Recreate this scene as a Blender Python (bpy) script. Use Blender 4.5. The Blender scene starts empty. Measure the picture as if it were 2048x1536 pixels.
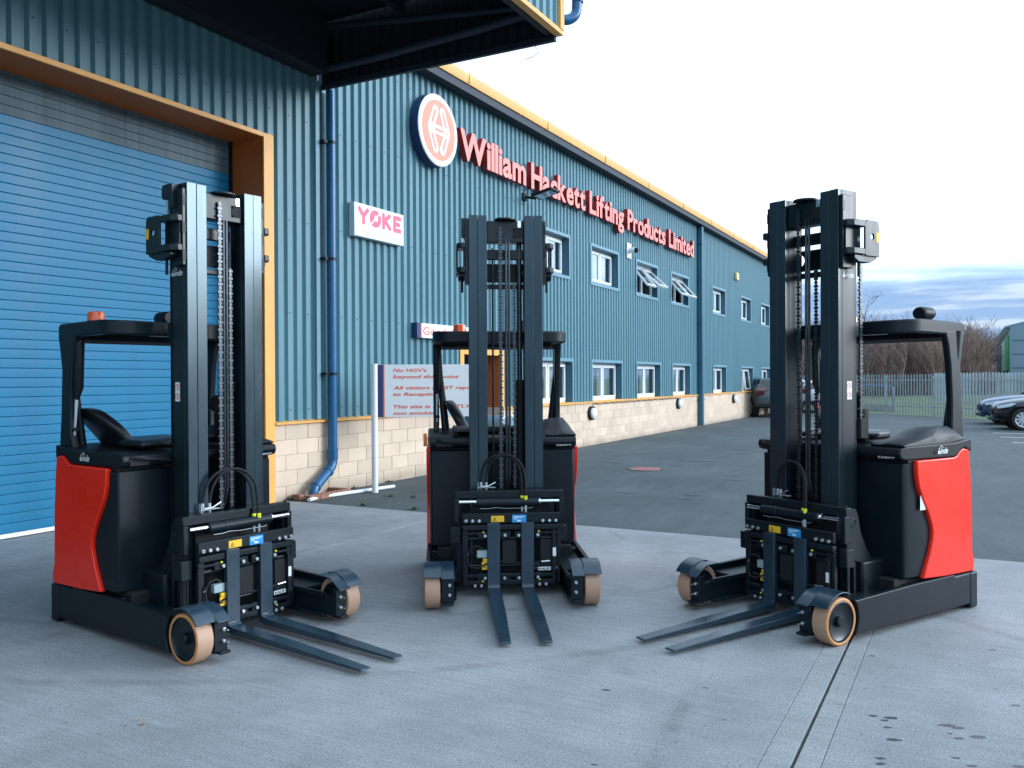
import bpy, bmesh, math, random
import numpy as np
from mathutils import Vector, Matrix
R_ = math.radians
random.seed(7)
scene = bpy.context.scene
COL = scene.collection

# ------------------------------------------------------------------ camera, sky, sun, exposure
cam = bpy.data.cameras.new("camera"); camo = bpy.data.objects.new("camera", cam); COL.objects.link(camo)
cam.sensor_width = 36.0; cam.lens = 30.14; cam.clip_start = 0.05; cam.clip_end = 3000
yaw = R_(28.22)                                     # world x runs along the long wall, world y points into the building
camo.matrix_world = (Matrix.Translation((0, 0, 1.669)) @ Matrix.Rotation(yaw - math.pi/2, 4, 'Z')
                     @ Matrix.Rotation(R_(90 - 0.361), 4, 'X') @ Matrix.Rotation(R_(-0.265), 4, 'Z'))
scene.camera = camo
SUN_AZ, SUN_EL = R_(-64.0), R_(14.0)                # azimuth in the x-y plane, low winter sun behind thin cloud
sund = Vector((math.cos(SUN_AZ)*math.cos(SUN_EL), math.sin(SUN_AZ)*math.cos(SUN_EL), math.sin(SUN_EL)))
w = bpy.data.worlds.new("World"); scene.world = w; w.use_nodes = True
nt = w.node_tree; nt.nodes.clear()
def N(t, **k):
    n = nt.nodes.new(t)
    for a, b in k.items(): setattr(n, a, b)
    return n
L = lambda a, b: nt.links.new(a, b)
out = N('ShaderNodeOutputWorld'); bg = N('ShaderNodeBackground'); bg.inputs[1].default_value = 0.1
sky = N('ShaderNodeTexSky', sky_type='NISHITA', sun_disc=False, sun_elevation=SUN_EL, sun_rotation=math.pi/2 - SUN_AZ)
sky.air_density = 1.0; sky.dust_density = 1.5; sky.ozone_density = 3.0
tc = N('ShaderNodeTexCoord'); sep = N('ShaderNodeSeparateXYZ'); L(tc.outputs['Generated'], sep.inputs[0])
# cloud bank: dark blue-grey streaks near the horizon, bright white overcast above
mp = N('ShaderNodeMapping'); mp.inputs['Scale'].default_value = (2.2, 2.2, 26.0); L(tc.outputs['Generated'], mp.inputs[0])
n1 = N('ShaderNodeTexNoise'); n1.inputs['Scale'].default_value = 2.6; n1.inputs['Detail'].default_value = 5; n1.inputs['Roughness'].default_value = 0.6; L(mp.outputs[0], n1.inputs[0])
add = N('ShaderNodeMath', operation='MULTIPLY_ADD'); L(n1.outputs[0], add.inputs[0]); add.inputs[1].default_value = 0.045; L(sep.outputs[2], add.inputs[2])
mr = N('ShaderNodeMapRange', interpolation_type='SMOOTHSTEP'); mr.inputs[1].default_value = 0.112; mr.inputs[2].default_value = 0.150; L(add.outputs[0], mr.inputs[0])
streak = N('ShaderNodeMapRange', interpolation_type='SMOOTHSTEP'); streak.inputs[1].default_value = 0.50; streak.inputs[2].default_value = 0.68; L(n1.outputs[0], streak.inputs[0])
bank = N('ShaderNodeMix', data_type='RGBA'); bank.inputs[6].default_value = (2.5, 4.0, 6.6, 1); bank.inputs[7].default_value = (5.0, 6.2, 7.8, 1); L(streak.outputs[0], bank.inputs[0])
bk2 = N('ShaderNodeMix', data_type='RGBA'); bk2.inputs[0].default_value = 0.1; L(bank.outputs[2], bk2.inputs[6]); L(sky.outputs[0], bk2.inputs[7])
dot = N('ShaderNodeVectorMath', operation='DOT_PRODUCT'); L(tc.outputs['Generated'], dot.inputs[0]); dot.inputs[1].default_value = sund
dm = N('ShaderNodeMath', operation='MAXIMUM'); L(dot.outputs['Value'], dm.inputs[0]); dm.inputs[1].default_value = 0
pw = N('ShaderNodeMath', operation='POWER'); L(dm.outputs[0], pw.inputs[0]); pw.inputs[1].default_value = 3.0
glow = N('ShaderNodeMath', operation='MULTIPLY_ADD'); L(pw.outputs[0], glow.inputs[0]); glow.inputs[1].default_value = 0.8; glow.inputs[2].default_value = 1.0
pw2 = N('ShaderNodeMath', operation='POWER'); L(dm.outputs[0], pw2.inputs[0]); pw2.inputs[1].default_value = 22.0
glow2 = N('ShaderNodeMath', operation='MULTIPLY_ADD'); L(pw2.outputs[0], glow2.inputs[0]); glow2.inputs[1].default_value = 4.0; L(glow.outputs[0], glow2.inputs[2])
cl = N('ShaderNodeVectorMath', operation='SCALE'); cl.inputs[0].default_value = (7.8, 10.2, 12.8); L(glow2.outputs[0], cl.inputs['Scale'])
cm = N('ShaderNodeMix', data_type='RGBA'); L(mr.outputs[0], cm.inputs[0]); L(bk2.outputs[2], cm.inputs[6]); L(cl.outputs[0], cm.inputs[7])
L(cm.outputs[2], bg.inputs[0]); L(bg.outputs[0], out.inputs[0])
sl = bpy.data.lights.new("sun", 'SUN'); sl.energy = 1.1; sl.angle = R_(18); sl.color = (1.0, 0.95, 0.90)
so = bpy.data.objects.new("sun", sl); COL.objects.link(so); so.rotation_euler = sund.to_track_quat('Z', 'Y').to_euler()
vs = scene.view_settings; vs.view_transform = 'Standard'; vs.look = 'None'; vs.gamma = 1; vs.use_curve_mapping = False; vs.exposure = 0.5

# ------------------------------------------------------------------ materials
def mat(name, col, rough=0.6, metal=0.0, var=0.0, scale=8.0, bump=0.0, bscale=60.0, spec=0.5, coat=0.0, col2=None, stretch=None, rvar=0.0):
    m = bpy.data.materials.new(name); m.use_nodes = True; t = m.node_tree; b = t.nodes['Principled BSDF']
    b.inputs['Base Color'].default_value = (*col, 1); b.inputs['Roughness'].default_value = rough; b.inputs['Metallic'].default_value = metal
    b.inputs['Specular IOR Level'].default_value = spec; b.inputs['Coat Weight'].default_value = coat
    if var or bump or rvar:
        c = t.nodes.new('ShaderNodeTexCoord'); src = c.outputs['Object']
        if stretch:
            mpn = t.nodes.new('ShaderNodeMapping'); mpn.inputs['Scale'].default_value = stretch; t.links.new(src, mpn.inputs[0]); src = mpn.outputs[0]
        n = t.nodes.new('ShaderNodeTexNoise'); n.inputs['Scale'].default_value = scale; n.inputs['Detail'].default_value = 6; n.inputs['Roughness'].default_value = .65; t.links.new(src, n.inputs[0])
        if var:
            mx = t.nodes.new('ShaderNodeMix'); mx.data_type = 'RGBA'
            c2 = col2 or tuple(min(1, x*(1+var)) for x in col); c1 = tuple(x*(1-var) for x in col) if not col2 else col
            mx.inputs[6].default_value = (*c1, 1); mx.inputs[7].default_value = (*c2, 1)
            r = t.nodes.new('ShaderNodeMapRange'); r.inputs[1].default_value = .3; r.inputs[2].default_value = .7; t.links.new(n.outputs[0], r.inputs[0])
            t.links.new(r.outputs[0], mx.inputs[0]); t.links.new(mx.outputs[2], b.inputs['Base Color'])
        if rvar:
            r2 = t.nodes.new('ShaderNodeMapRange'); r2.inputs[3].default_value = max(.02, rough-rvar); r2.inputs[4].default_value = rough+rvar
            r2.inputs[1].default_value = .3; r2.inputs[2].default_value = .7; t.links.new(n.outputs[0], r2.inputs[0]); t.links.new(r2.outputs[0], b.inputs['Roughness'])
        if bump:
            n2 = t.nodes.new('ShaderNodeTexNoise'); n2.inputs['Scale'].default_value = bscale; n2.inputs['Detail'].default_value = 4; t.links.new(src, n2.inputs[0])
            bp = t.nodes.new('ShaderNodeBump'); bp.inputs['Strength'].default_value = bump; bp.inputs['Distance'].default_value = .01
            t.links.new(n2.outputs[0], bp.inputs['Height']); t.links.new(bp.outputs[0], b.inputs['Normal'])
    return m
M = {}
M['dark'] = mat('charcoal_paint', (.004, .009, .0135), .42, spec=.3, var=.2, scale=5, rvar=.05, bump=.02, bscale=220)
M['dark2'] = mat('charcoal_plastic', (.004, .007, .011), .48, spec=.3, var=.2, scale=6, bump=.06, bscale=350)
M['black'] = mat('black_rubber', (.004, .0045, .006), .75, var=.3, scale=20)
M['steel_dark'] = mat('oiled_steel', (.07, .08, .09), .35, metal=.8, var=.3, scale=30)
M['mast'] = mat('mast_paint', (.004, .010, .014), .38, var=.2, scale=4, spec=.42, rvar=.05, stretch=(1, 1, .3))
M['flange'] = mat('mast_front_steel', (.036, .060, .074), .25, metal=.5, var=.2, scale=3, rvar=.05, stretch=(1, 1, .3))
M['fork'] = mat('fork_paint', (.010, .031, .050), .30, var=.2, scale=9, rvar=.05, spec=.7)
M['red'] = mat('red_gloss_panel', (.84, .020, .003), .30, var=.05, scale=3, rvar=.06, coat=.0)
M['tan'] = mat('tan_polyurethane', (.43, .255, .165), .55, var=.10, scale=5, bump=.06, bscale=120)
M['tanedge'] = mat('orange_tyre_wall', (.55, .23, .07), .5, var=.2, scale=22)
M['chrome'] = mat('chrome', (.75, .77, .8), .15, metal=1)
M['zinc'] = mat('zinc_bolt', (.62, .66, .68), .3, metal=.85)
M['yellow'] = mat('yellow_sticker', (.85, .48, .02), .5)
M['lime'] = mat('yellow_tag', (.8, .75, .03), .5)
M['blue_st'] = mat('blue_sticker', (.02, .28, .62), .4)
M['white'] = mat('white_paint', (.78, .79, .8), .45, var=.04, scale=5)
M['whiteprint'] = mat('white_print', (.8, .8, .8), .5)
M['blackprint'] = mat('black_print', (.015, .015, .015), .5)
M['redprint'] = mat('red_print', (.66, .05, .04), .5)
M['beacon'] = mat('orange_beacon_lens', (.85, .10, .01), .15, coat=.6)
M['seat'] = mat('black_vinyl', (.005, .006, .008), .42, bump=.05, bscale=300)
M['valve'] = mat('grey_green_valve', (.32, .42, .42), .4, var=.1)
M['teal'] = mat('teal_cladding', (.078, .185, .225), .42, var=.10, scale=6, col2=(.110, .238, .272), rvar=.05, stretch=(1, 1, .05))
M['teal_trim'] = mat('teal_flashing', (.14, .27, .33), .4, var=.06, scale=3)
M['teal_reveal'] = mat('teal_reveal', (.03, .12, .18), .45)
M['orange'] = mat('orange_flashing', (.82, .38, .085), .42, var=.08, scale=2.5)
M['eave'] = mat('sunlit_orange_eave', (.88, .47, .15), .42, var=.08, scale=2.5)  # lighter copy of the orange: sun and sky brightness put into the colour
M['orange_shaded'] = mat('shaded_orange_reveal', (.48, .115, .020), .45, var=.1, scale=2)  # darker copy of the orange: shade of reveals and lintels put into the colour
M['pvc'] = mat('white_pvc', (.82, .83, .84), .3, var=.03, scale=4)
M['doorblue'] = mat('blue_slat', (.004, .145, .27), .42, var=.12, scale=2.2, spec=.25, rvar=.06)
M['slatgrey'] = mat('grey_blue_slat', (.065, .105, .125), .62, var=.35, scale=2.6, stretch=(4, 1, .35))  # greyer, streakier slat colour for the top rows of the door
M['pipeblue'] = mat('blue_pipe', (.006, .095, .22), .32, var=.15, scale=6)
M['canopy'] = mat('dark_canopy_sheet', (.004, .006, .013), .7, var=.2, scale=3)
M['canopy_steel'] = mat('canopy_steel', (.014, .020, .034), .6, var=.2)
M['letter_red'] = mat('red_letter_side', (.34, .012, .010), .4)
M['letter_face'] = mat('red_letter_face', (.86, .26, .21), .45, var=.03)
M['pinkface'] = mat('coral_face', (.86, .27, .17), .5)
M['signnavy'] = mat('navy_print', (.012, .035, .12), .5)
M['coralprint'] = mat('coral_print', (.72, .09, .03), .5)
M['pinkprint'] = mat('pink_print', (.80, .12, .19), .5)
M['signblue'] = mat('pale_sign_panel', (.72, .73, .72), .4, var=.03)
M['galv'] = mat('galvanised', (.38, .43, .45), .5, metal=.35, var=.25, scale=2)
M['brick'] = mat('red_brick', (.30, .13, .09), .85, var=.35, scale=14, bump=.3)
M['mortar'] = mat('mortar', (.54, .43, .33), .95, var=.15, scale=20)
M['hoopblue'] = mat('blue_rail_paint', (.03, .13, .26), .4)
M['shedgrey'] = mat('grey_shed_sheet', (.17, .25, .31), .5, var=.06, scale=.3)
M['shedgreen'] = mat('green_shed_panel', (.03, .32, .09), .5)
M['shedpale'] = mat('pale_green_panel', (.35, .55, .45), .5)
M['blind'] = mat('pale_blind', (.50, .55, .52), .8, var=.12, scale=9, stretch=(4, 1, .3))
M['dark_room'] = mat('dark_interior', (.02, .025, .03), .9)
M['grit'] = mat('grey_bin_plastic', (.16, .24, .30), .55)
M['stonetrim'] = mat('pale_rim', (.6, .6, .6), .7)
M['tyre'] = mat('car_tyre', (.012, .012, .013), .8)
M['alloy'] = mat('alloy_wheel', (.62, .64, .66), .3, metal=.8)
M['carnavy'] = mat('navy_car_paint', (.004, .007, .016), .28, coat=.3)
M['carblue'] = mat('blue_car_paint', (.012, .05, .13), .28, coat=.3)
M['cargrey'] = mat('grey_car_paint', (.04, .055, .06), .3, coat=.3)
M['carsilver'] = mat('silver_car_paint', (.45, .5, .55), .25, coat=1)
M['carglass'] = mat('car_glass', (.008, .012, .015), .06, spec=.8)
M['taillight'] = mat('tail_light', (.09, .006, .008), .15, coat=.8)
M['headlight'] = mat('head_light', (.5, .6, .7), .1, coat=.8)
M['bark'] = mat('bare_bark', (.22, .150, .125), .9, var=.35, scale=.25)
M['bark2'] = mat('dark_bark', (.07, .06, .055), .9)
M['leafweed'] = mat('weed_leaf', (.05, .10, .02), .7, var=.4)
M['deadleaf'] = mat('dead_leaf', (.55, .36, .24), .8)
M['stain'] = mat('wet_stain', (.055, .062, .07), .45)
M['manhole'] = mat('worn_red_cover', (.40, .17, .16), .8, var=.45, scale=14)
M['iron'] = mat('iron_ring', (.06, .065, .07), .7)
M['kerbstone'] = mat('kerb_concrete', (.33, .30, .27), .9, var=.2)
M['orangegrip'] = mat('orange_plastic', (.8, .24, .04), .5)

# glass: fresnel mirror over a clear pane
g = bpy.data.materials.new('window_glass'); g.use_nodes = True; t = g.node_tree; t.nodes.clear()
o_ = t.nodes.new('ShaderNodeOutputMaterial'); mxs = t.nodes.new('ShaderNodeMixShader'); gl = t.nodes.new('ShaderNodeBsdfGlossy'); gl.inputs['Roughness'].default_value = .03
tr = t.nodes.new('ShaderNodeBsdfTransparent'); tr.inputs[0].default_value = (.86, .92, .92, 1); fr = t.nodes.new('ShaderNodeLayerWeight'); fr.inputs[0].default_value = .5
pwn = t.nodes.new('ShaderNodeMath'); pwn.operation = 'POWER'; pwn.inputs[1].default_value = 2.2; fma = t.nodes.new('ShaderNodeMath'); fma.operation = 'MULTIPLY_ADD'; fma.inputs[1].default_value = 1.0; fma.inputs[2].default_value = .08; fma.use_clamp = True
t.links.new(fr.outputs['Facing'], pwn.inputs[0]); t.links.new(pwn.outputs[0], fma.inputs[0]); t.links.new(fma.outputs[0], mxs.inputs[0]); t.links.new(tr.outputs[0], mxs.inputs[1]); t.links.new(gl.outputs[0], mxs.inputs[2]); t.links.new(mxs.outputs[0], o_.inputs[0]); M['glass'] = g

# concrete with brushed finish, stains and pits / asphalt / grass / blocks use world position
def ground_mat(name, base, kind):
    m = bpy.data.materials.new(name); m.use_nodes = True; t = m.node_tree; b = t.nodes['Principled BSDF']
    nn = lambda ty, **k: [setattr(x, a, v) for x in [t.nodes.new(ty)] for a, v in k.items()] and None
    def node(ty): return t.nodes.new(ty)
    geo = node('ShaderNodeNewGeometry')
    def noise(scale, detail=5, st=None, rough=.6):
        n = node('ShaderNodeTexNoise'); n.inputs['Scale'].default_value = scale; n.inputs['Detail'].default_value = detail; n.inputs['Roughness'].default_value = rough
        if st:
            q = node('ShaderNodeMapping'); q.inputs['Scale'].default_value = st; t.links.new(geo.outputs['Position'], q.inputs[0]); t.links.new(q.outputs[0], n.inputs[0])
        else: t.links.new(geo.outputs['Position'], n.inputs[0])
        return n.outputs[0]
    def rng(src, a, b_, c, d):
        r = node('ShaderNodeMapRange'); r.inputs[1].default_value = a; r.inputs[2].default_value = b_; r.inputs[3].default_value = c; r.inputs[4].default_value = d; t.links.new(src, r.inputs[0]); return r.outputs[0]
    def mul(a, b_):
        q = node('ShaderNodeMath'); q.operation = 'MULTIPLY'; t.links.new(a, q.inputs[0]); t.links.new(b_, q.inputs[1]); return q.outputs[0]
    if kind == 'concrete':
        f = rng(noise(.55, 5), .3, .7, .74, 1.18)
        f = mul(f, rng(noise(3.2, 6), .3, .7, .90, 1.08))
        f = mul(f, rng(noise(1.0, 6, (34, 2.2, 1), .7), .25, .75, .80, 1.15))
        f = mul(f, rng(noise(95, 3), .3, .7, .62, 1.34))
        f = mul(f, rng(noise(23, 2), .26, .36, .62, 1.0))
        f = mul(f, rng(noise(.9, 6, None, .75), .58, .70, 1.0, .80))
        f = mul(f, rng(noise(5.5, 4, None, .7), .66, .72, 1.0, 1.22))
        for ax_, ay_, rr_, ww_ in ((-2.5, -4.2, 7.6, .035), (-2.5, -4.2, 7.85, .03), (9.5, 7.5, 7.2, .04), (9.5, 7.5, 6.1, .04), (3.0, 9.5, 8.3, .035), (14, -6, 9.6, .05)):
            sb = node('ShaderNodeVectorMath'); sb.operation = 'DISTANCE'; sb.inputs[1].default_value = (ax_, ay_, 0); t.links.new(geo.outputs['Position'], sb.inputs[0])
            q = node('ShaderNodeMath'); q.operation = 'SUBTRACT'; t.links.new(sb.outputs['Value'], q.inputs[0]); q.inputs[1].default_value = rr_
            qa = node('ShaderNodeMath'); qa.operation = 'ABSOLUTE'; t.links.new(q.outputs[0], qa.inputs[0])
            mk = rng(qa.outputs[0], ww_*.6, ww_*1.6, .82, 1.0); nz = rng(noise(1.7, 3), .42, .58, 0, 1)
            mxx = node('ShaderNodeMix'); t.links.new(nz, mxx.inputs[0]); mxx.inputs[2].default_value = 1.0; t.links.new(mk, mxx.inputs[3]); f = mul(f, mxx.outputs[0])
        hb = mul(rng(noise(1.0, 6, (70, 4, 1), .7), .2, .8, 0, 1), rng(noise(120, 3), .2, .8, .3, 1)); bs, rg = .35, (.72, .5)
    elif kind == 'asphalt':
        f = rng(noise(.35, 5), .3, .7, .72, 1.2)
        f = mul(f, rng(noise(1.2, 5, (1, 3.5, 1)), .3, .7, .82, 1.15))
        f = mul(f, rng(noise(90, 3), .3, .7, .55, 1.45))
        f = mul(f, rng(noise(3.0, 5, (6, 1.1, 1), .75), .66, .74, 1.0, 1.9))
        hb = noise(110, 3); bs, rg = .6, (.8, .7)
    else:
        f = rng(noise(.8, 6), .3, .7, .6, 1.4); f = mul(f, rng(noise(14, 4), .3, .7, .6, 1.4)); hb = noise(30, 4); bs, rg = .8, (.95, .9)
    vm = node('ShaderNodeVectorMath'); vm.operation = 'SCALE'; vm.inputs[0].default_value = base; t.links.new(f, vm.inputs['Scale'])
    t.links.new(vm.outputs[0], b.inputs['Base Color'])
    b.inputs['Roughness'].default_value = rg[0]; b.inputs['Specular IOR Level'].default_value = .4
    bp = node('ShaderNodeBump'); bp.inputs['Strength'].default_value = bs; bp.inputs['Distance'].default_value = .004; t.links.new(hb, bp.inputs['Height']); t.links.new(bp.outputs[0], b.inputs['Normal'])
    return m
M['concrete'] = ground_mat('brushed_concrete', (.292, .298, .305), 'concrete')
M['concrete_s'] = ground_mat('smooth_concrete_band', (.305, .312, .312), 'concrete')
M['joint'] = ground_mat('joint_filler', (.11, .11, .10), 'concrete')
M['asphalt'] = ground_mat('asphalt', (.068, .084, .088), 'asphalt')
M['grass'] = ground_mat('rough_grass', (.085, .115, .05), 'grass')
def block_mat():
    m = bpy.data.materials.new('cream_block'); m.use_nodes = True; t = m.node_tree; b = t.nodes['Principled BSDF']
    oi = t.nodes.new('ShaderNodeObjectInfo'); r = t.nodes.new('ShaderNodeMapRange'); r.inputs[3].default_value = .88; r.inputs[4].default_value = 1.06
    t.links.new(oi.outputs['Random'], r.inputs[0])
    geo = t.nodes.new('ShaderNodeNewGeometry'); n = t.nodes.new('ShaderNodeTexNoise'); n.inputs['Scale'].default_value = 1.3; n.inputs['Detail'].default_value = 6; t.links.new(geo.outputs['Position'], n.inputs[0])
    r2 = t.nodes.new('ShaderNodeMapRange'); r2.inputs[1].default_value = .3; r2.inputs[2].default_value = .7; r2.inputs[3].default_value = .84; r2.inputs[4].default_value = 1.08; t.links.new(n.outputs[0], r2.inputs[0])
    # splash dirt along the foot of the wall, ragged by noise
    sp = t.nodes.new('ShaderNodeSeparateXYZ'); t.links.new(geo.outputs['Position'], sp.inputs[0])
    ad = t.nodes.new('ShaderNodeMath'); ad.operation = 'MULTIPLY_ADD'; t.links.new(n.outputs[0], ad.inputs[0]); ad.inputs[1].default_value = -.5; t.links.new(sp.outputs[2], ad.inputs[2])
    r3 = t.nodes.new('ShaderNodeMapRange'); r3.inputs[1].default_value = -.26; r3.inputs[2].default_value = -.08; r3.inputs[3].default_value = .6; r3.inputs[4].default_value = 1.0; t.links.new(ad.outputs[0], r3.inputs[0])
    m1 = t.nodes.new('ShaderNodeMath'); m1.operation = 'MULTIPLY'; t.links.new(r.outputs[0], m1.inputs[0]); t.links.new(r2.outputs[0], m1.inputs[1])
    m2 = t.nodes.new('ShaderNodeMath'); m2.operation = 'MULTIPLY'; t.links.new(m1.outputs[0], m2.inputs[0]); t.links.new(r3.outputs[0], m2.inputs[1])
    v = t.nodes.new('ShaderNodeVectorMath'); v.operation = 'SCALE'; v.inputs[0].default_value = (.68, .515, .38); t.links.new(m2.outputs[0], v.inputs['Scale']); t.links.new(v.outputs[0], b.inputs['Base Color'])
    b.inputs['Roughness'].default_value = .9
    n2 = t.nodes.new('ShaderNodeTexNoise'); n2.inputs['Scale'].default_value = 70; t.links.new(geo.outputs['Position'], n2.inputs[0])
    bp = t.nodes.new('ShaderNodeBump'); bp.inputs['Strength'].default_value = .25; bp.inputs['Distance'].default_value = .006; t.links.new(n2.outputs[0], bp.inputs['Height']); t.links.new(bp.outputs[0], b.inputs['Normal'])
    return m
M['block'] = block_mat()

# ------------------------------------------------------------------ mesh helpers
def wloc(o):
    v = Vector((0, 0, 0))
    while o is not None: v += o.location; o = o.parent
    return v
class B:
    def __init__(s): s.v = []; s.f = []
    def add(s, vs, fs):
        n = len(s.v); s.v += [tuple(p) for p in vs]; s.f += [tuple(i+n for i in f) for f in fs]; return s
    def box(s, x0, x1, y0, y1, z0, z1):
        return s.add([(x0,y0,z0),(x1,y0,z0),(x1,y1,z0),(x0,y1,z0),(x0,y0,z1),(x1,y0,z1),(x1,y1,z1),(x0,y1,z1)],
                     [(0,3,2,1),(4,5,6,7),(0,1,5,4),(1,2,6,5),(2,3,7,6),(3,0,4,7)])
    def prism(s, poly, ax, a, b):
        # poly in the two remaining axes: ax='y' -> (x,z); 'x' -> (y,z); 'z' -> (x,y)
        P = {'y': lambda p, c: (p[0], c, p[1]), 'x': lambda p, c: (c, p[0], p[1]), 'z': lambda p, c: (p[0], p[1], c)}[ax]
        n = len(poly); vs = [P(p, a) for p in poly] + [P(p, b) for p in poly]
        return s.add(vs, [tuple(range(n)), tuple(range(2*n-1, n-1, -1))] + [(i, i+n, (i+1) % n + n, (i+1) % n) for i in range(n)])
    def cyl(s, p0, p1, r, n=16, r2=None):
        p0, p1 = Vector(p0), Vector(p1); r2 = r if r2 is None else r2; d = (p1-p0).normalized()
        u = d.orthogonal().normalized(); q = d.cross(u)
        vs = [p0 + (u*math.cos(2*math.pi*i/n) + q*math.sin(2*math.pi*i/n))*r for i in range(n)] + [p1 + (u*math.cos(2*math.pi*i/n) + q*math.sin(2*math.pi*i/n))*r2 for i in range(n)]
        return s.add(vs, [tuple(range(n-1, -1, -1)), tuple(range(n, 2*n))] + [(i, (i+1) % n, (i+1) % n + n, i+n) for i in range(n)])
    def tube(s, pts, r, n=8, rs=None):
        pts = [Vector(p) for p in pts]; k = len(pts); u = None; vs = []
        for i, p in enumerate(pts):
            d = (pts[min(i+1, k-1)] - pts[max(i-1, 0)]).normalized()
            u = d.orthogonal().normalized() if u is None else (u - d*u.dot(d)).normalized(); q = d.cross(u); rr = rs[i] if rs else r
            vs += [p + (u*math.cos(2*math.pi*j/n) + q*math.sin(2*math.pi*j/n))*rr for j in range(n)]
        fs = [(i*n+j, i*n+(j+1) % n, (i+1)*n+(j+1) % n, (i+1)*n+j) for i in range(k-1) for j in range(n)]
        return s.add(vs, fs + [tuple(range(n-1, -1, -1)), tuple(range((k-1)*n, k*n))])
    def lathe(s, prof, c, ax='y', n=40, caps=True):
        # prof: (radius, position along the axis)
        vs = []; k = len(prof)
        for r, h in prof:
            for j in range(n):
                a = 2*math.pi*j/n; p = (math.cos(a)*r, h, math.sin(a)*r) if ax == 'y' else ((math.cos(a)*r, math.sin(a)*r, h) if ax == 'z' else (h, math.cos(a)*r, math.sin(a)*r))
                vs.append((p[0]+c[0], p[1]+c[1], p[2]+c[2]))
        fs = [(i*n+j, i*n+(j+1) % n, (i+1)*n+(j+1) % n, (i+1)*n+j) for i in range(k-1) for j in range(n)]
        if caps and prof[0][0] > 1e-6: fs.append(tuple(range(n)))
        if caps and prof[-1][0] > 1e-6: fs.append(tuple(range((k-1)*n, k*n)))
        return s.add(vs, fs)
    def build(s, name, m, parent=None, bevel=0, smooth=35, origin=None, seg=2, ml=None):
        me = bpy.data.meshes.new(name)
        if parent is not None: o0 = wloc(parent)
        elif origin is not None: o0 = Vector(origin)
        else:
            a = np.array(s.v); o0 = Vector(((a[:, 0].min()+a[:, 0].max())/2, (a[:, 1].min()+a[:, 1].max())/2, a[:, 2].min()))
        me.from_pydata([(x-o0.x, y-o0.y, z-o0.z) for x, y, z in s.v], [], s.f)
        bm = bmesh.new(); bm.from_mesh(me); bmesh.ops.recalc_face_normals(bm, faces=bm.faces); bm.to_mesh(me); bm.free()
        me.materials.append(M[m] if isinstance(m, str) else m)
        if smooth:
            me.polygons.foreach_set('use_smooth', [True]*len(me.polygons)); me.set_sharp_from_angle(angle=R_(smooth))
        o = bpy.data.objects.new(name, me); COL.objects.link(o)
        if parent is not None: o.parent = parent
        else: o.location = o0
        if bevel:
            bv = o.modifiers.new('bevel', 'BEVEL'); bv.width = bevel; bv.segments = seg; bv.limit_method = 'ANGLE'; bv.angle_limit = R_(40); bv.harden_normals = False
        return o
def thing(name, label, cat, loc=(0, 0, 0), rz=0, group=None):
    o = bpy.data.objects.new(name, None); COL.objects.link(o); o.location = loc; o.rotation_euler = (0, 0, rz); o.empty_display_size = .3
    return tag(o, label, cat, group)
def tag(o, label, cat, group=None):
    o['label'] = label; o['category'] = cat
    if group: o['group'] = group
    return o
def struct(o, kind='structure', label=None):
    o['kind'] = kind
    if label: o['label'] = label
    return o
def rep(src, pos, parent=None, rz=None, name=None):
    # a repeat that shares its mesh; pos is in world (or truck) coordinates
    o = src.copy(); COL.objects.link(o); o.parent = parent; o.location = Vector(pos) - (wloc(parent) if parent else Vector((0, 0, 0)))
    if rz is not None: o.rotation_euler = (0, 0, rz)
    return o
def copy_tree(o, parent=None):
    c = o.copy(); COL.objects.link(c); c.parent = parent
    for ch in list(o.children): copy_tree(ch, c)
    return c
FR = {'wall': ((1,0,0),(0,0,1),(0,-1,0)), 'front': ((0,1,0),(0,0,1),(1,0,0)), 'left': ((1,0,0),(0,0,1),(0,-1,0)), 'right': ((-1,0,0),(0,0,1),(0,1,0))}
def frame(kind, pos):
    X, Y, Z = [Vector(v) for v in (FR[kind] if isinstance(kind, str) else kind)]
    return Matrix(((X.x, Y.x, Z.x, pos[0]), (X.y, Y.y, Z.y, pos[1]), (X.z, Y.z, Z.z, pos[2]), (0, 0, 0, 1)))
def glyph(s, size=1, extrude=0.0, offset=0.0, shear=0, res=3, bevel=0):
    c = bpy.data.curves.new('lettering', 'FONT'); c.body = s; c.size = size; c.extrude = extrude; c.offset = offset; c.shear = shear; c.resolution_u = res; c.bevel_depth = bevel
    o = bpy.data.objects.new('lettering', c); COL.objects.link(o); bpy.context.view_layer.update()
    me = bpy.data.meshes.new_from_object(o.evaluated_get(bpy.context.evaluated_depsgraph_get())); bpy.data.objects.remove(o); bpy.data.curves.remove(c)
    return me
def bounds(me):
    a = np.zeros(len(me.vertices)*3); me.vertices.foreach_get('co', a); a = a.reshape(-1, 3); return a.min(0), a.max(0)
def text(name, s, kind, pos, height, m, parent=None, width=None, offset=0.0, shear=0, thick=.0008, ref='H'):
    """flat print: cap height `height`, left-bottom at pos, optional total width"""
    me = glyph(s, 1, 0, offset, shear); r = glyph(ref, 1, 0, offset, 0); lo, hi = bounds(me); rl, rh = bounds(r); bpy.data.meshes.remove(r)
    sy = height/(rh[1]-rl[1]); sx = sy if width is None else width/(hi[0]-lo[0])
    T = frame(kind, Vector(pos) - (wloc(parent) if parent else Vector((0,0,0)))) @ Matrix.Diagonal((sx, sy, 1, 1)) @ Matrix.Translation((-lo[0], 0, thick))
    me.transform(T); me.materials.clear(); me.materials.append(M[m]); o = bpy.data.objects.new(name, me); COL.objects.link(o)
    if parent: o.parent = parent
    return o
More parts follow.
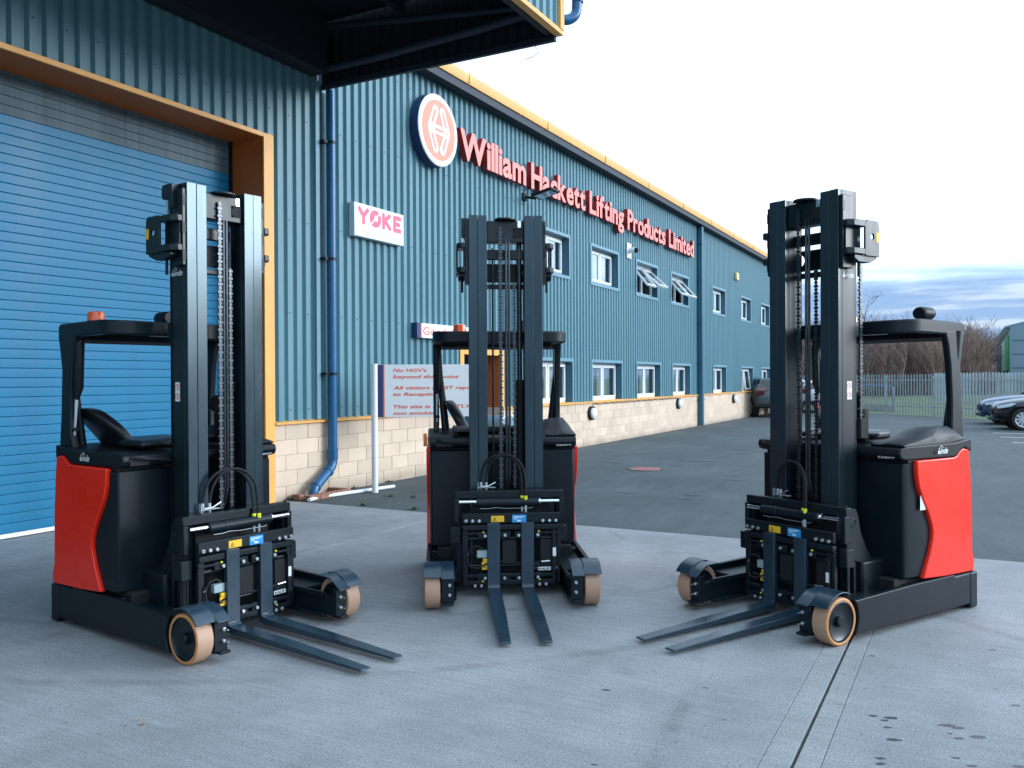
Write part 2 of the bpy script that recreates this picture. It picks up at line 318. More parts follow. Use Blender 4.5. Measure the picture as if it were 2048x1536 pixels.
def quadstrip(name, pts, kind, pos, m, parent, t=.0006):
    """flat polygon list printed in a plane"""
    T = frame(kind, pos); b = B()
    for poly in pts:
        n = len(poly); lo = [T @ Vector((x, y, 0)) for x, y in poly]; hi = [T @ Vector((x, y, t)) for x, y in poly]
        b.add([tuple(p) for p in lo+hi], [tuple(range(n)), tuple(range(2*n-1, n-1, -1))] + [(i, i+n, (i+1) % n+n, (i+1) % n) for i in range(n)])
    return b.build(name, m, parent, smooth=0)
def arcpts(cx, cy, r, a0, a1, n):
    return [(cx + r*math.cos(R_(a0+(a1-a0)*i/n)), cy + r*math.sin(R_(a0+(a1-a0)*i/n))) for i in range(n+1)]

WY = 8.40     # plane of the long wall
# ------------------------------------------------------------------ ground
def sheet(name, x0, x1, y0, y1, z, m, label):
    return struct(B().add([(x0,y0,z),(x1,y0,z),(x1,y1,z),(x0,y1,z)], [(0,1,2,3)]).build(name, m, smooth=0), label=label)
sheet('ground', -1500, 1500, -1500, 1500, -.30, 'grass', 'rough grass reaching to the horizon')
B_ = B().add([(8.93,-60,-.004),(8.93,30,-.004),(60,30,-.004),(60,14,-.004),(51.5,12.2,-.004),(42.0,3.3,-.004),(32.5,-6.2,-.004),(10,-60,-.004)], [(0,1,2,3,4,5,6,7)])
struct(B_.build('asphalt_yard', 'asphalt', smooth=0), label='dark worn asphalt yard beyond the concrete apron')
gv = []; 
gr = B()
nx, ny = 30, 40
for i in range(nx+1):
    for j in range(ny+1):
        x = 25 + 95*i/nx; y = -40 + 80*j/ny
        d = ((x-42)*.735 - (y-3.3)*.678)       # distance behind the fence line
        z = -.05 + max(0, min(1, (d-1)/18))*.35
        gr.v.append((x, y, z if d > -.6 else -.2))
gr.f = [(i*(ny+1)+j, (i+1)*(ny+1)+j, (i+1)*(ny+1)+j+1, i*(ny+1)+j+1) for i in range(nx) for j in range(ny)]
struct(gr.build('grass_bank', 'grass', smooth=60), label='green grass bank behind the palisade fence')
B1 = B().box(-14, 8.93, -16, 8.39, -.25, -.025)
apron = struct(B1.build('concrete_apron', 'joint', smooth=0), label='pale brushed concrete apron in front of the shutter door')
jy = [-16, -5.1, .575, .674, .690, .815, 5.62, 8.39]
slabs = []
for a, b, m in ((-16,-5.1,'concrete'),(-5.1,.5745,'concrete'),(.575,.677,'concrete_s'),(.691,.8145,'concrete_s'),(.815,5.66,'concrete'),(5.67,8.39,'concrete')):
    for c, d in ((-14,-4.6),(-4.59,8.93)):
        o = B().box(c+.004, d, a+.0, b-.002, -.12, 0).build('slab', m, apron, bevel=.002 if m == 'concrete_s' else .003, smooth=0)
# door recess floor
o = B().box(3.3, 8.57, 8.391, 9.35, -.12, .0).build('slab', 'concrete', apron, smooth=0)

# stains, leaf litter, manhole
def blob(cx, cy, rx, ry, z, rnd, n=14, rot=0):
    pts = []
    for k in range(n):
        a = 2*math.pi*k/n; q = 1 + rnd.uniform(-.28, .28); x = rx*math.cos(a)*q; y = ry*math.sin(a)*q
        pts.append((cx + x*math.cos(rot) - y*math.sin(rot), cy + x*math.sin(rot) + y*math.cos(rot), z))
    return pts
cy_, sy_ = math.cos(yaw), math.sin(yaw)
def ray_px(px, py):
    th, ph = R_(-.361), R_(.265); X, Y = px-1024, py-768
    xx = X*math.cos(ph) - Y*math.sin(ph); yy = X*math.sin(ph) + Y*math.cos(ph); f = 1714.58
    a, b, c = xx, f*math.cos(th) + yy*math.sin(th), f*math.sin(th) - yy*math.cos(th)
    return Vector((b*cy_ + a*sy_, b*sy_ - a*cy_, c))
def gpt(px, py, z=0):
    r = ray_px(px, py); k = (z-1.669)/r.z; return Vector((r.x*k, r.y*k, z))
def dpt(px, depth, z=0):
    r = ray_px(px, 757); k = depth/1714.58; return Vector((r.x*k, r.y*k, z))
rnd = random.Random(3)
st = B()
for px, py, r in ((1746,1432,.014),(1783,1436,.02),(1770,1441,.012),(1775,1455,.012),(1788,1480,.019),(1893,1451,.022),(1915,1456,.018),(1957,1474,.022),(1918,1477,.014),(1901,1467,.008),
                  (1762,1517,.014),(1762,1528,.014),(1913,1516,.013),(1945,1532,.013),(2030,1411,.014),(2037,1533,.014),(1213,1380,.016),(1411,1376,.011),(1448,1440,.008),(1985,1300,.014),(1745,1312,.01),(1190,1530,.01)):
    p = gpt(px, py); pts = blob(p.x, p.y, r*.75, r*1.6, .0015, rnd, rot=.35); n = len(pts); st.add(pts, [tuple(range(n))])
struct(st.build('oil_spots', 'stain', smooth=0), 'stuff', 'small dark oily drips scattered over the concrete')
st = B()
for px, py, rx, ry in ((1400,921,.18,.5),(1470,905,.2,.6),(1535,892,.2,.8),(1250,985,.05,.22),(1385,990,.04,.14),(1372,998,.04,.18),(1228,925,.1,.25),(1215,915,.1,.2),(1460,950,.05,.2),(1475,960,.05,.2),(1350,930,.08,.2)):
    p = gpt(px, py); pts = blob(p.x, p.y, rx, ry*.7, .001, rnd, 18, .1); st.add(pts, [tuple(range(18))])
struct(st.build('tar_patches', 'stain', smooth=0), 'stuff', 'darker tar patches and skid marks on the asphalt')
st = B()
for px, py, s_ in ((285,1450,.022),(278,1440,.012),(252,1452,.012),(318,1488,.008),(560,1455,.006),(925,1350,.008),(735,1360,.008),(640,1010,.02),(800,1008,.03),(1170,1002,.01)):
    p = gpt(px, py)
    for k in range(3):
        a = rnd.uniform(0, 6.28); d = s_*rnd.uniform(.5, 1); q = [(p.x+d*math.cos(a+j*2.1), p.y+d*math.sin(a+j*2.1), .002+rnd.uniform(0, s_*.6)) for j in range(3)]
        st.add(q, [(0, 1, 2)])
struct(st.build('leaf_litter', 'deadleaf', smooth=0), 'stuff', 'bits of dry leaf on the concrete')
mc = gpt(1291, 938)
mh = thing('manhole_cover', 'round manhole cover in worn red paint set in the asphalt', 'manhole', (mc.x, mc.y, 0))
B().lathe([(0, 0.006), (.27, .006), (.27, -.02)], (mc.x, mc.y, 0), 'z', 40).build('cover', 'manhole', mh)
b = B().lathe([(.275, .004), (.36, .004), (.36, -.02), (.275, -.02)], (mc.x, mc.y, 0), 'z', 40); b.build('ring', 'iron', mh)
b = B()
for i in range(-5, 6):
    for j in range(-5, 6):
        if i*i + j*j < 27: b.box(mc.x+i*.045-.012, mc.x+i*.045+.012, mc.y+j*.045-.012, mc.y+j*.045+.012, .0065, .011)
b.build('raised_tread', 'manhole', mh)

# ------------------------------------------------------------------ the long building
bld = thing('industrial_building', 'long two-storey workshop clad in teal corrugated sheet over cream blockwork with an orange eave', 'building', (20, WY, 0))
XE = 44.5
PITCH = .1845
UP = [(16.55,18.55),(19.77,21.72),(23.05,25.0),(26.25,28.2),(31.13,33.07),(35.5,37.4),(39.3,41.2)]
LO = [(16.5,18.72),(19.8,21.98),(23.05,25.25),(26.35,28.37),(31.17,33.19),(35.57,37.75),(39.35,41.5)]
openings = [(a+.09, b-.09, 4.09, 4.96) for a, b in UP] + [(a+.09, b-.09, 1.07, 2.05) for a, b in LO] + [(3.0, 8.66, 0, 4.95), (13.7, 15.17, 0, 2.13)]
def corr_profile(x0, x1, pitch=PITCH, depth=.044, phase=0.0, bands=(.080, .018, .058)):
    """break points (x, y offset) of the trapezoid profile between x0 and x1"""
    k0 = math.floor((x0-phase)/pitch)-1; pts = []; c, s_, v = bands
    k = k0
    while True:
        b0 = phase + k*pitch
        if b0 > x1 + pitch: break
        pts += [(b0, 0), (b0+c, 0), (b0+c+s_, depth), (b0+c+s_+v, depth)]
        k += 1
    xs = [p[0] for p in pts]; ys = [p[1] for p in pts]
    ext = [x0] + [p[0] for p in pts if x0 < p[0] < x1] + [x1]
    return [(x, float(np.interp(x, xs, ys))) for x in ext]
def corr_sheet(x0, x1, z0, z1, ops, base, axis='x', phase=0.0, pitch=PITCH, depth=.044):
    cuts = sorted({x0, x1} | {v for o in ops for v in o[:2] if x0 < v < x1}); b = B()
    for ca, cb in zip(cuts[:-1], cuts[1:]):
        zs = [(z0, z1)]; mid = (ca+cb)/2
        for o in ops:
            if o[0] <= mid <= o[1]:
                nz = []
                for a, c in zs:
                    if o[2] > a: nz.append((a, min(c, o[2])))
                    if o[3] < c: nz.append((max(a, o[3]), c))
                zs = [q for q in nz if q[1]-q[0] > 1e-4]
        pr = corr_profile(ca, cb, pitch, depth, phase)
        for a, c in zs:
            for (xa, ya), (xb, yb) in zip(pr[:-1], pr[1:]):
                if axis == 'x': q = [(xa, base+ya, a), (xb, base+yb, a), (xb, base+yb, c), (xa, base+ya, c)]
                else: q = [(base+ya, xa, a), (base+yb, xb, a), (base+yb, xb, c), (base+ya, xa, c)]
                b.add(q, [(0, 1, 2, 3)])
    return b
x = -1.106
while x < XE-.01:
    x2 = min(x + 6*PITCH, XE)
    b = corr_sheet(x, x2, 1.075, 6.95, openings, WY-.018)
    if b.f: b.build('cladding_sheet', 'teal', bld, smooth=0)
    x = x2
# screws on the sheets
b = B()
for i in range(int((18-3)/PITCH/2)):
    sx = 3 + (i*2)*PITCH - (3 % PITCH) + PITCH + .038
    for z in (1.25, 2.6, 3.9, 5.35, 6.6):
        if not any(o[0]-.1 < sx < o[1]+.1 and o[2]-.1 < z < o[3]+.1 for o in openings): b.cyl((sx, WY-.018, z), (sx, WY-.027, z), .009, 6)
struct(b.build('sheet_screws', 'steel_dark', bld, smooth=0), 'stuff')
# shell behind (keeps the inside dark)
b = B().box(-6, XE, WY+.55, WY+.6, 0, 6.9); b.box(-6, XE, WY+.0, 28, 7.12, 7.2); b.box(XE-.05, XE, WY+.02, 28, 0, 7.1); b.box(-6, XE, 27.9, 28, 0, 7.1); b.box(-6, -5.9, WY+.02, 28, 0, 7.1)
# leave a hole in the inner lining for shutter door by building it in pieces
b = B()
for a, c, z0, z1 in ((-6, 3.3, 0, 6.95), (3.3, 8.57, 4.99, 6.95), (8.57, XE, 0, 6.95)): b.box(a, c, WY+1.0, WY+1.05, z0, z1)
b.box(3.25, 3.3, WY+.05, WY+1.05, 0, 6.95); 
b.box(-6, XE, WY+.02, 28, 7.12, 7.2); b.box(XE-.05, XE, WY+.03, 28, 0, 7.1); b.box(-6, XE, 27.9, 28, 0, 7.1); b.box(-6, -5.9, WY+.03, 28, 0, 7.1); b.box(3.3, 8.57, 10.2, 10.25, 0, 7.1)
b.build('inner_shell', 'dark_room', bld, smooth=0)
# gutter and eave flashing
b = B().prism([(WY-.30, 7.25), (WY-.315, 7.235), (WY-.30, 7.10), (WY-.285, 7.065), (WY-.26, 7.065), (WY-.27, 7.09), (WY-.28, 7.23), (WY+.3, 7.28), (WY+.3, 7.32), (WY-.28, 7.26)], 'x', 9.95, XE+.2)
b.build('eave_flashing', 'eave', bld, smooth=30)
B().box(9.95, XE+.1, WY-.258, WY-.02, 6.92, 7.06).build('soffit', 'canopy_steel', bld)
b = B()
for x in np.arange(13.5, XE, 3.3): b.box(x-.02, x+.02, WY-.325, WY-.30, 7.09, 7.25)
struct(b.build('gutter_straps', 'eave', bld), 'stuff')
# cill flashing above the blocks
b = B()
for a, c in ((8.755, 13.7), (15.19, XE)): b.prism([(WY-.065, 1.05), (WY-.065, 1.075), (WY+.02, 1.10), (WY+.02, 1.05)], 'x', a, c)
b.build('cill_flashing', 'orange', bld)
# shutter-door surround
b = B().box(8.571, 8.755, WY-.045, WY-.02, .0, 4.985); b.box(3.0, 8.571, WY-.045, WY-.02, 4.925, 4.985)
b.build('door_flashing', 'orange', bld, bevel=.004)
B().box(8.571, 8.60, WY-.0195, WY+.70, 0, 4.95).build('door_reveal', 'orange_shaded', bld)
B().box(3.3, 8.60, WY-.0195, WY+.70, 4.925, 4.962).build('door_lintel', 'orange_shaded', bld)
B().box(8.52, 8.570, 8.93, 9.00, 0, 4.951).build('door_guide', 'dark', bld)
# roller shutter: every slat a sub-part
rd = B().box(3.31, 8.52, 8.995, 9.01, .0, 4.95).build('roller_door', 'dark_room', bld, smooth=0)
sp_ = .1026
prof = [(8.963, .0008), (8.9565, .004), (8.9555, .008), (8.9550, .053), (8.9555, .0960), (8.9565, .0990), (8.963, .1018), (8.975, .1018), (8.975, .0008)]
sl_b = B().prism([(y, z) for y, z in prof], 'x', 3.31, 8.52)
slat0 = sl_b.build('slat', 'doorblue', rd, smooth=0); slat0.location = (0, 0, .06)
slat1 = sl_b.build('slat', 'slatgrey', rd, smooth=0); slat1.location = (0, 0, .06 + 43*sp_); slat1['label'] = 'grey slat near the top of the door'
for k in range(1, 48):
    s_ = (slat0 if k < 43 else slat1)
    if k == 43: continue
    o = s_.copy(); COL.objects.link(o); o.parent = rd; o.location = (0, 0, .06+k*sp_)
B().box(3.31, 8.52, 8.945, 8.99, .012, .058).build('bottom_bar', 'white', rd, bevel=.004)

# blockwork plinth
pl = B()
for a, c in ((8.757, 13.68), (15.19, XE)): pl.box(a, c, WY-.012, WY+.2, -.1, 1.05)
plinth = pl.build('block_plinth', 'mortar', bld, smooth=0)
blk = None; far = B(); cnt = 0
for r in range(5):
    z0 = r*.2125 - .015; xs = 8.76 - (.225 if r % 2 == 0 else 0)
    while xs < XE:
        a, c = max(xs, 8.76), min(xs+.44, XE); 
        segs = [(a, c)]
        if a < 15.19 and c > 13.68:
            segs = [q for q in ((a, min(c, 13.68)), (max(a, 15.19), c)) if q[1]-q[0] > .05]
        for a, c in segs:
            if c-a < .03: continue
            dy = random.uniform(-.002, .002)
            if a < 24.5 and cnt < 290:
                if abs((c-a)-.44) < 1e-3 and blk is not None:
                    o = blk.copy(); COL.objects.link(o); o.parent = plinth; o.location = (a-blkx, dy, z0-blkz)
                else:
                    o = B().box(a, c, WY-.022, WY-.005, z0, z0+.205).build('block', 'block', plinth, bevel=.003, seg=1, smooth=0)
                    if abs((c-a)-.44) < 1e-3: blk = o; blkx = a; blkz = z0
                cnt += 1
            else: far.box(a, c, WY-.022+dy, WY-.005, z0, z0+.205)
        xs += .4475
struct(far.build('far_blocks', 'block', plinth, smooth=0), 'stuff')

# windows
def window(x0, x1, z0, z1, openang=(0, 0), upper=True, n=0):
    # surround flashing (flush), reveal, frame, sashes with panes, blinds behind
    fl = B(); f = .075
    for q in ((x0, x0+f, z0, z1), (x1-f, x1, z0, z1), (x0+f, x1-f, z1-f, z1)): fl.box(q[0], q[1], WY-.034, WY-.019, q[2], q[3])
    if upper: fl.box(x0+f, x1-f, WY-.034, WY-.019, z0, z0+f)
    zb = z0+f if upper else z0+.02
    win = fl.build('window_surround', 'teal_trim', bld, bevel=.003)
    xa, xb, zt = x0+f, x1-f, z1-f
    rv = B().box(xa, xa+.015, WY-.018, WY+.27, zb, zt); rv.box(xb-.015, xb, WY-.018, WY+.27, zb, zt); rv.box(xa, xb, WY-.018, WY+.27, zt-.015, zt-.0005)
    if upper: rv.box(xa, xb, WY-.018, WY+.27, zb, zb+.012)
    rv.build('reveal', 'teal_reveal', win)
    if not upper: B().box(xa, xb, WY-.05, WY+.27, zb, zb+.02).build('cill', 'orange', win)
    xa += .016; xb -= .016; zt -= .016; zb += .022
    fy0, fy1 = WY+.145, WY+.205; fr_ = B(); ft = .055
    xm = (xa+xb)/2
    for q in ((xa, xa+ft, zb, zt), (xb-ft, xb, zb, zt), (xa+ft, xb-ft, zt-ft, zt), (xa+ft, xb-ft, zb, zb+ft), (xm-.03, xm+.03, zb+ft, zt-ft)): fr_.box(q[0], q[1], fy0, fy1, q[2], q[3])
    fr_.build('frame', 'pvc', win, bevel=.004)
    for i, (sa, sb) in enumerate(((xa+ft, xm-.03), (xm+.03, xb-ft))):
        a = openang[i]; s0, s1, t0, t1 = sa+.003, sb-.003, zb+ft+.003, zt-ft-.003; w_ = .052
        sh = B()
        for q in ((s0, s0+w_, t0, t1), (s1-w_, s1, t0, t1), (s0+w_, s1-w_, t1-w_, t1), (s0+w_, s1-w_, t0, t0+w_)): sh.box(q[0], q[1], fy0-.018, fy0+.04, q[2], q[3])
        pn = B().box(s0+w_, s1-w_, fy0+.006, fy0+.012, t0+w_, t1-w_)
        for bb, nm, mm in ((sh, 'sash', 'pvc'), (pn, 'pane', 'glass')):
            if a:
                hz, hy = t1-.03, fy0-.02; ca, sa_ = math.cos(R_(a)), math.sin(R_(a))
                bb.v = [(x, hy + (y-hy)*ca + (z-hz)*sa_, hz + (z-hz)*ca - (y-hy)*sa_) for x, y, z in bb.v]
            bb.build(nm, mm, win, bevel=.004 if nm == 'sash' else 0, smooth=30 if nm == 'sash' else 0)
    if not upper or openang == (0, 0):
        # vertical blinds / curtains behind the glass
        c = B(); k = int((xb-xa)/.04); pts = [(xa + (xb-xa)*i/k, WY+.32 + .012*math.sin(i*1.9)) for i in range(k+1)]
        gap = rnd.uniform(.1, .35) if not upper else -1
        for (p, y), (p2, y2) in zip(pts[:-1], pts[1:]):
            if abs((p-xa)/(xb-xa) - .5) > gap*.25: c.add([(p, y, zb), (p2, y2, zb), (p2, y2, zt), (p, y, zt)], [(0, 1, 2, 3)])
        c.build('blind', 'blind', win, smooth=0)
    else:
        c = B().box(xa+.45, xa+.62, WY+.5, WY+.7, zb-.1, zb+.5); c.build('cupboard', mat('beige_cupboard', (.35, .27, .18), .7), win)
    return win
for i, (a, c) in enumerate(UP): window(a, c, 4.0, 5.05, {2: (40, 47), 3: (42, 42)}.get(i, (0, 0)), True, i)
for i, (a, c) in enumerate(LO): window(a, c, 1.06, 2.14, {5: (0, 7)}.get(i, (0, 0)), False, i)
# side door in its orange recess
dr = B().box(13.56, 13.70, WY-.04, WY-.02, 0, 2.24); dr.box(15.15, 15.25, WY-.04, WY-.02, 1.07, 2.24); dr.box(13.70, 15.15, WY-.04, WY-.02, 2.13, 2.24)
sd = dr.build('side_door', 'orange', bld, bevel=.003)
B().box(15.15, 15.18, WY-.019, WY+.8, 1.09, 2.13).build('reveal', 'orange_shaded', sd)
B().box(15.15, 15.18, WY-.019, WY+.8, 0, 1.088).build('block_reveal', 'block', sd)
B().box(13.67, 13.7, WY-.019, WY+.8, 0, 2.13).build('reveal', 'orange_shaded', sd)
B().box(13.7, 15.15, WY-.019, WY+.8, 2.13, 2.16).build('lintel', 'orange_shaded', sd)
B().box(13.7, 15.15, WY+.75, WY+.8, 0, 2.12).build('door_leaf', 'doorblue', sd, bevel=.01)
B().box(13.6, 15.2, WY+.0, WY+.8, -.1, .02).build('threshold', 'kerbstone', sd)
# column at the sheet joint
dp2 = thing('square_downpipe', 'dark teal square downpipe at the joint halfway along the wall', 'downpipe', (29.3, WY-.1, 0))
B().box(29.20, 29.40, WY-.20, WY-.04, .02, 6.9).build('pipe', 'teal_reveal', dp2, bevel=.02)
for z in (.9, 2.2, 3.55, 5.0, 6.3): B().box(29.15, 29.45, WY-.21, WY-.03, z, z+.05).build('bracket', 'teal_reveal', dp2)
# first joint trim beside the round pipe
B().box(9.60, 9.68, WY-.05, WY-.02, 1.10, 6.0).build('joint_trim', 'teal_trim', bld)

# ------------------------------------------------------------------ canopy over the shutter door
#
can = thing('loading_canopy', 'dark deep canopy with orange-edged corrugated fascia projecting over the shutter door', 'canopy', (4, 6.5, 5.9))
b = B().box(-16, 9.72, 4.60, WY-.03, 6.85, 6.92); b.box(-16, -15.9, 4.6, WY-.03, 6.0, 6.85); b.build('canopy_roof', 'canopy', can)  # out-of-view left run and end closure added to keep light off the wall
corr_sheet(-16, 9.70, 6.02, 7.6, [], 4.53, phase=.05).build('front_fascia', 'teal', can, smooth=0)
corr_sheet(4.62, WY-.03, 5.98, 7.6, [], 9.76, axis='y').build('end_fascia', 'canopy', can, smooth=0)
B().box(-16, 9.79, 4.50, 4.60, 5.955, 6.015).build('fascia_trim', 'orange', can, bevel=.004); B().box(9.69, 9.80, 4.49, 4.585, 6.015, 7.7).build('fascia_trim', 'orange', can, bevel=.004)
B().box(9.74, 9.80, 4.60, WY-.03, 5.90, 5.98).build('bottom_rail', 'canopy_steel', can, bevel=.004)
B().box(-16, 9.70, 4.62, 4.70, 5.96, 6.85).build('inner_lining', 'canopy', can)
for xx in (9.6, 5.0, 0.4):
    B().tube([(xx, WY-.04, 6.12), (xx, 7.2, 6.13), (xx, 5.6, 6.19), (xx, 4.75, 6.25)], .06, 12).build('bracket_tube', 'canopy_steel', can)
    B().tube([(xx, WY-.04, 6.75), (xx, 6.8, 6.55), (xx, 4.75, 6.30)], .05, 12).build('bracket_tube', 'canopy_steel', can)
    B().cyl((xx, 5.9, 6.22), (xx, 5.9, 6.8), .012, 6).build('hanger_rod', 'canopy_steel', can)
    B().box(xx-.02, xx+.02, 4.70, 4.9, 6.15, 6.38).build('gusset', 'canopy_steel', can)
B().box(-16, 9.52, WY-.34, WY-.04, 6.02, 6.84).build('added_shade_beam', 'canopy', can)  # dark beam added to black out the wall top under the canopy
for yy in (5.6, 6.9): B().box(-16, 9.70, yy-.05, yy+.05, 6.72, 6.85).build('purlin', 'canopy_steel', can)
# rain pipe elbow of the canopy
cp = thing('canopy_spout', 'short blue rain pipe bend sticking out of the canopy corner', 'pipe', (9.95, 4.5, 6.0))
p = [(9.805, 4.62, 6.20), (9.88, 4.55, 6.20)] + [(9.88+.16*math.sin(R_(a)), 4.55-.12*math.sin(R_(a)), 6.20+.17*(1-math.cos(R_(a)))) for a in range(10, 91, 10)] + [(10.05, 4.42, 6.6), (10.05, 4.42, 7.4)]
B().tube(p, .065, 16).build('bend', 'pipeblue', cp)
B().cyl((10.05, 4.42, 6.45), (10.05, 4.42, 6.56), .075, 16).build('collar', 'pipeblue', cp)
b = B().tube([(9.79, 4.9, 5.9), (9.80, 4.85, 5.82), (9.8, 4.95, 5.77), (9.8, 5.05, 5.76)], .004, 5); b.build('loose_wire', 'black', can)

# ------------------------------------------------------------------ round blue downpipe
PX, PY = 9.835, WY-.13
dpipe = thing('round_downpipe', 'bright blue round downpipe beside the shutter door kicking out at its foot', 'downpipe', (PX, PY, 0))
B().tube([(PX, PY, 5.89), (PX, PY, .52)], .070, 24).build('pipe', 'pipeblue', dpipe)
ex, ey = gpt(640, 975).x, 8.16
B().tube([(PX, PY, .56), (PX, PY, .46), (PX-.03, PY-.003, .40), (PX-.09, PY-.01, .345), (PX-.40, PY-.05, .17), (PX-.47, PY-.06, .12), (PX-.50, PY-.06, .05), (PX-.50, PY-.06, -.02)], .070, 24).build('kick_out', 'pipeblue', dpipe)
for q0, q1 in (((PX,PY,.50),(PX,PY,.62)), ((PX,PY,.62),(PX,PY,.655)), ((PX-.10,PY-.012,.34),(PX-.135,PY-.016,.32)), ((PX-.42,PY-.052,.155),(PX-.45,PY-.056,.14))):
    B().cyl(q0, q1, .080, 24).build('collar', 'pipeblue', dpipe, bevel=.003)
for z in (5.13, 3.43, 1.75):
    b = B().cyl((PX, PY, z-.02), (PX, PY, z+.02), .076, 24); b.box(PX-.15, PX-.07, PY-.01, WY-.02, z-.02, z+.02); b.build('pipe_clip', 'dark', dpipe)
gb = thing('brick_gully', 'low brick surround of the drain under the round blue downpipe', 'gully', (9.45, 8.2, 0))
bricks = [(9.02+i*.22, 8.03, 0) for i in range(4)] + [(9.02, 8.25, 1), (9.84, 8.14, 1), (9.84, 8.30, 1)]
k0 = None
for x, y, o_ in bricks:
    lx, ly = (.21, .10) if not o_ else (.10, .15)
    bb = B().box(x, x+lx, y-ly/2, y+ly/2, 0, .075).build('brick', 'brick', gb, bevel=.005)
B().box(9.1, 9.82, 8.08, 8.38, -.05, .012).build('drain_bed', 'joint', gb)
wp = B().tube([tuple(gpt(618, 1004) + Vector((0, 0, .026))), tuple(gpt(640, 998) + Vector((0, 0, .03))), tuple(gpt(788, 976) + Vector((0, 0, .026)))], .026, 12).build('white_tube', 'white')
tag(wp, 'loose white plastic tube lying on the ground across the sign post', 'tube')
# weeds at the wall foot
b = B()
for cx_, cy2 in ((8.98, 8.33), (9.02, 8.30), (10.4, 8.34), (11.3, 8.35), (9.05, 7.1), (10.0, 6.95), (9.08, 6.3), (14.0, 8.33), (9.9, 7.3)):
    for k in range(26):
        a = rnd.uniform(0, 6.28); l = rnd.uniform(.02, .07); h = rnd.uniform(.01, .06); w2 = .008
        x, y = cx_ + rnd.gauss(0, .03), cy2 + rnd.gauss(0, .03)
        b.add([(x-w2*math.sin(a), y+w2*math.cos(a), 0), (x+w2*math.sin(a), y-w2*math.cos(a), 0), (x+l*math.cos(a), y+l*math.sin(a), h)], [(0, 1, 2)])
struct(b.build('weeds', 'leafweed', smooth=0), 'stuff', 'small green weeds at the foot of the wall')

# ------------------------------------------------------------------ wall signs
# round logo
lg = thing('round_logo_sign', 'round coral and white emblem disc with interlocked links left of the red letters', 'sign', (12.60, WY-.1, 5.38))
cx, cz, yf = 12.60, 6.0, WY-.21
b = B().lathe([(0, 0), (.62, 0), (.62, .17), (0, .17)], (cx, yf+.01, cz), 'y', 64); b.build('disc_body', 'signnavy', lg)
b = B().lathe([(0, -.004), (.605, -.004), (.62, .01), (.62, .02)], (cx, yf, cz), 'y', 64); b.build('white_face', 'white', lg)
b = B().lathe([(0, -.008), (.52, -.008), (.52, -.003)], (cx, yf, cz), 'y', 64); b.build('coral_field', 'pinkface', lg)
def capsule(a, b_, r, n=10):
    d = math.degrees(math.atan2(b_[1]-a[1], b_[0]-a[0])); return arcpts(b_[0], b_[1], r, d-90, d+90, n) + arcpts(a[0], a[1], r, d+90, d+270, n)
wl, wr = (-.27, 0), (.27, 0)
arms = [((-.25, .03), (-.11, .33)), ((-.25, -.03), (-.11, -.33)), ((.25, .03), (.11, .33)), ((.25, -.03), (.11, -.33))]
quadstrip('white_links', [capsule(a, c, .085) for a, c in arms[:1]], 'wall', (cx, yf-.009, cz), 'white', lg, .002)
for i, (a, c) in enumerate(arms[1:]): quadstrip('white_links', [capsule(a, c, .085)], 'wall', (cx, yf-.009-.0003*(i+1), cz), 'white', lg, .002)
quadstrip('white_bar', [[(-.25, -.08), (.25, -.08), (.25, .08), (-.25, .08)]], 'wall', (cx, yf-.0105, cz), 'white', lg, .002)
ins = [((-.215, .12), (-.125, .31)), ((-.215, -.12), (-.125, -.31)), ((.215, .12), (.125, .31)), ((.215, -.12), (.125, -.31))]
quadstrip('coral_slots', [capsule(a, c, .030) for a, c in ins] + [capsule((-.12, 0), (.12, 0), .025)] + [arcpts(-.26, 0, .02, 0, 324, 9), arcpts(.26, 0, .02, 0, 324, 9)], 'wall', (cx, yf-.0135, cz), 'pinkface', lg, .001)

# raised red letters, one object per letter
ls = thing('company_name_sign', 'long row of raised red letters spelling the company name below the eave', 'sign', (20.8, WY-.1, 5.6))
words = [("William", 13.36, 15.98), ("Hackett", 16.22, 19.10), ("Lifting", 19.36, 21.70), ("Products", 21.98, 25.22), ("Limited", 25.58, 28.26)]
caph = None; cache = {}
for wd_, xa, xb in words:
    gs = []
    for ch in wd_:
        if ch not in cache:
            me = glyph(ch, 1, 0, .030, 0, 4); cache[ch] = (me, *bounds(me))
        gs.append(cache[ch])
    if caph is None: H = glyph('H', 1, 0, .030); l_, h_ = bounds(H); caph = h_[1]-l_[1]; base0 = l_[1]
    wsum = sum(g_[2][0]-g_[1][0] for g_ in gs); gap = .03; tot = wsum + gap*(len(gs)-1); kx = (xb-xa)/tot; kz = .555/caph; x = xa
    for ch, (me, lo, hi) in zip(wd_, gs):
        gw = (hi[0]-lo[0])*kx; c = bpy.data.curves.new('letter', 'FONT'); c.body = ch; c.size = 1; c.offset = .030; c.extrude = .055; c.resolution_u = 4
        o = bpy.data.objects.new('tmp', c); COL.objects.link(o); bpy.context.view_layer.update()
        m2 = bpy.data.meshes.new_from_object(o.evaluated_get(bpy.context.evaluated_depsgraph_get())); bpy.data.objects.remove(o)
        m2.materials.clear(); m2.materials.append(M['letter_red']); m2.materials.append(M['letter_face'])
        for p in m2.polygons: p.material_index = 1 if p.normal.z > .9 else 0
        T = Matrix.Diagonal((kx, kz, 1, 1)) @ Matrix.Translation((-lo[0], -base0, 0)); m2.transform(T)
        m2.transform(frame('wall', (0, 0, 0)))
        lo_ = bpy.data.objects.new('letter', m2); COL.objects.link(lo_); lo_.parent = ls; lo_.location = Vector((x, WY-.13, 5.70)) - ls.location
        x += gw + gap*kx
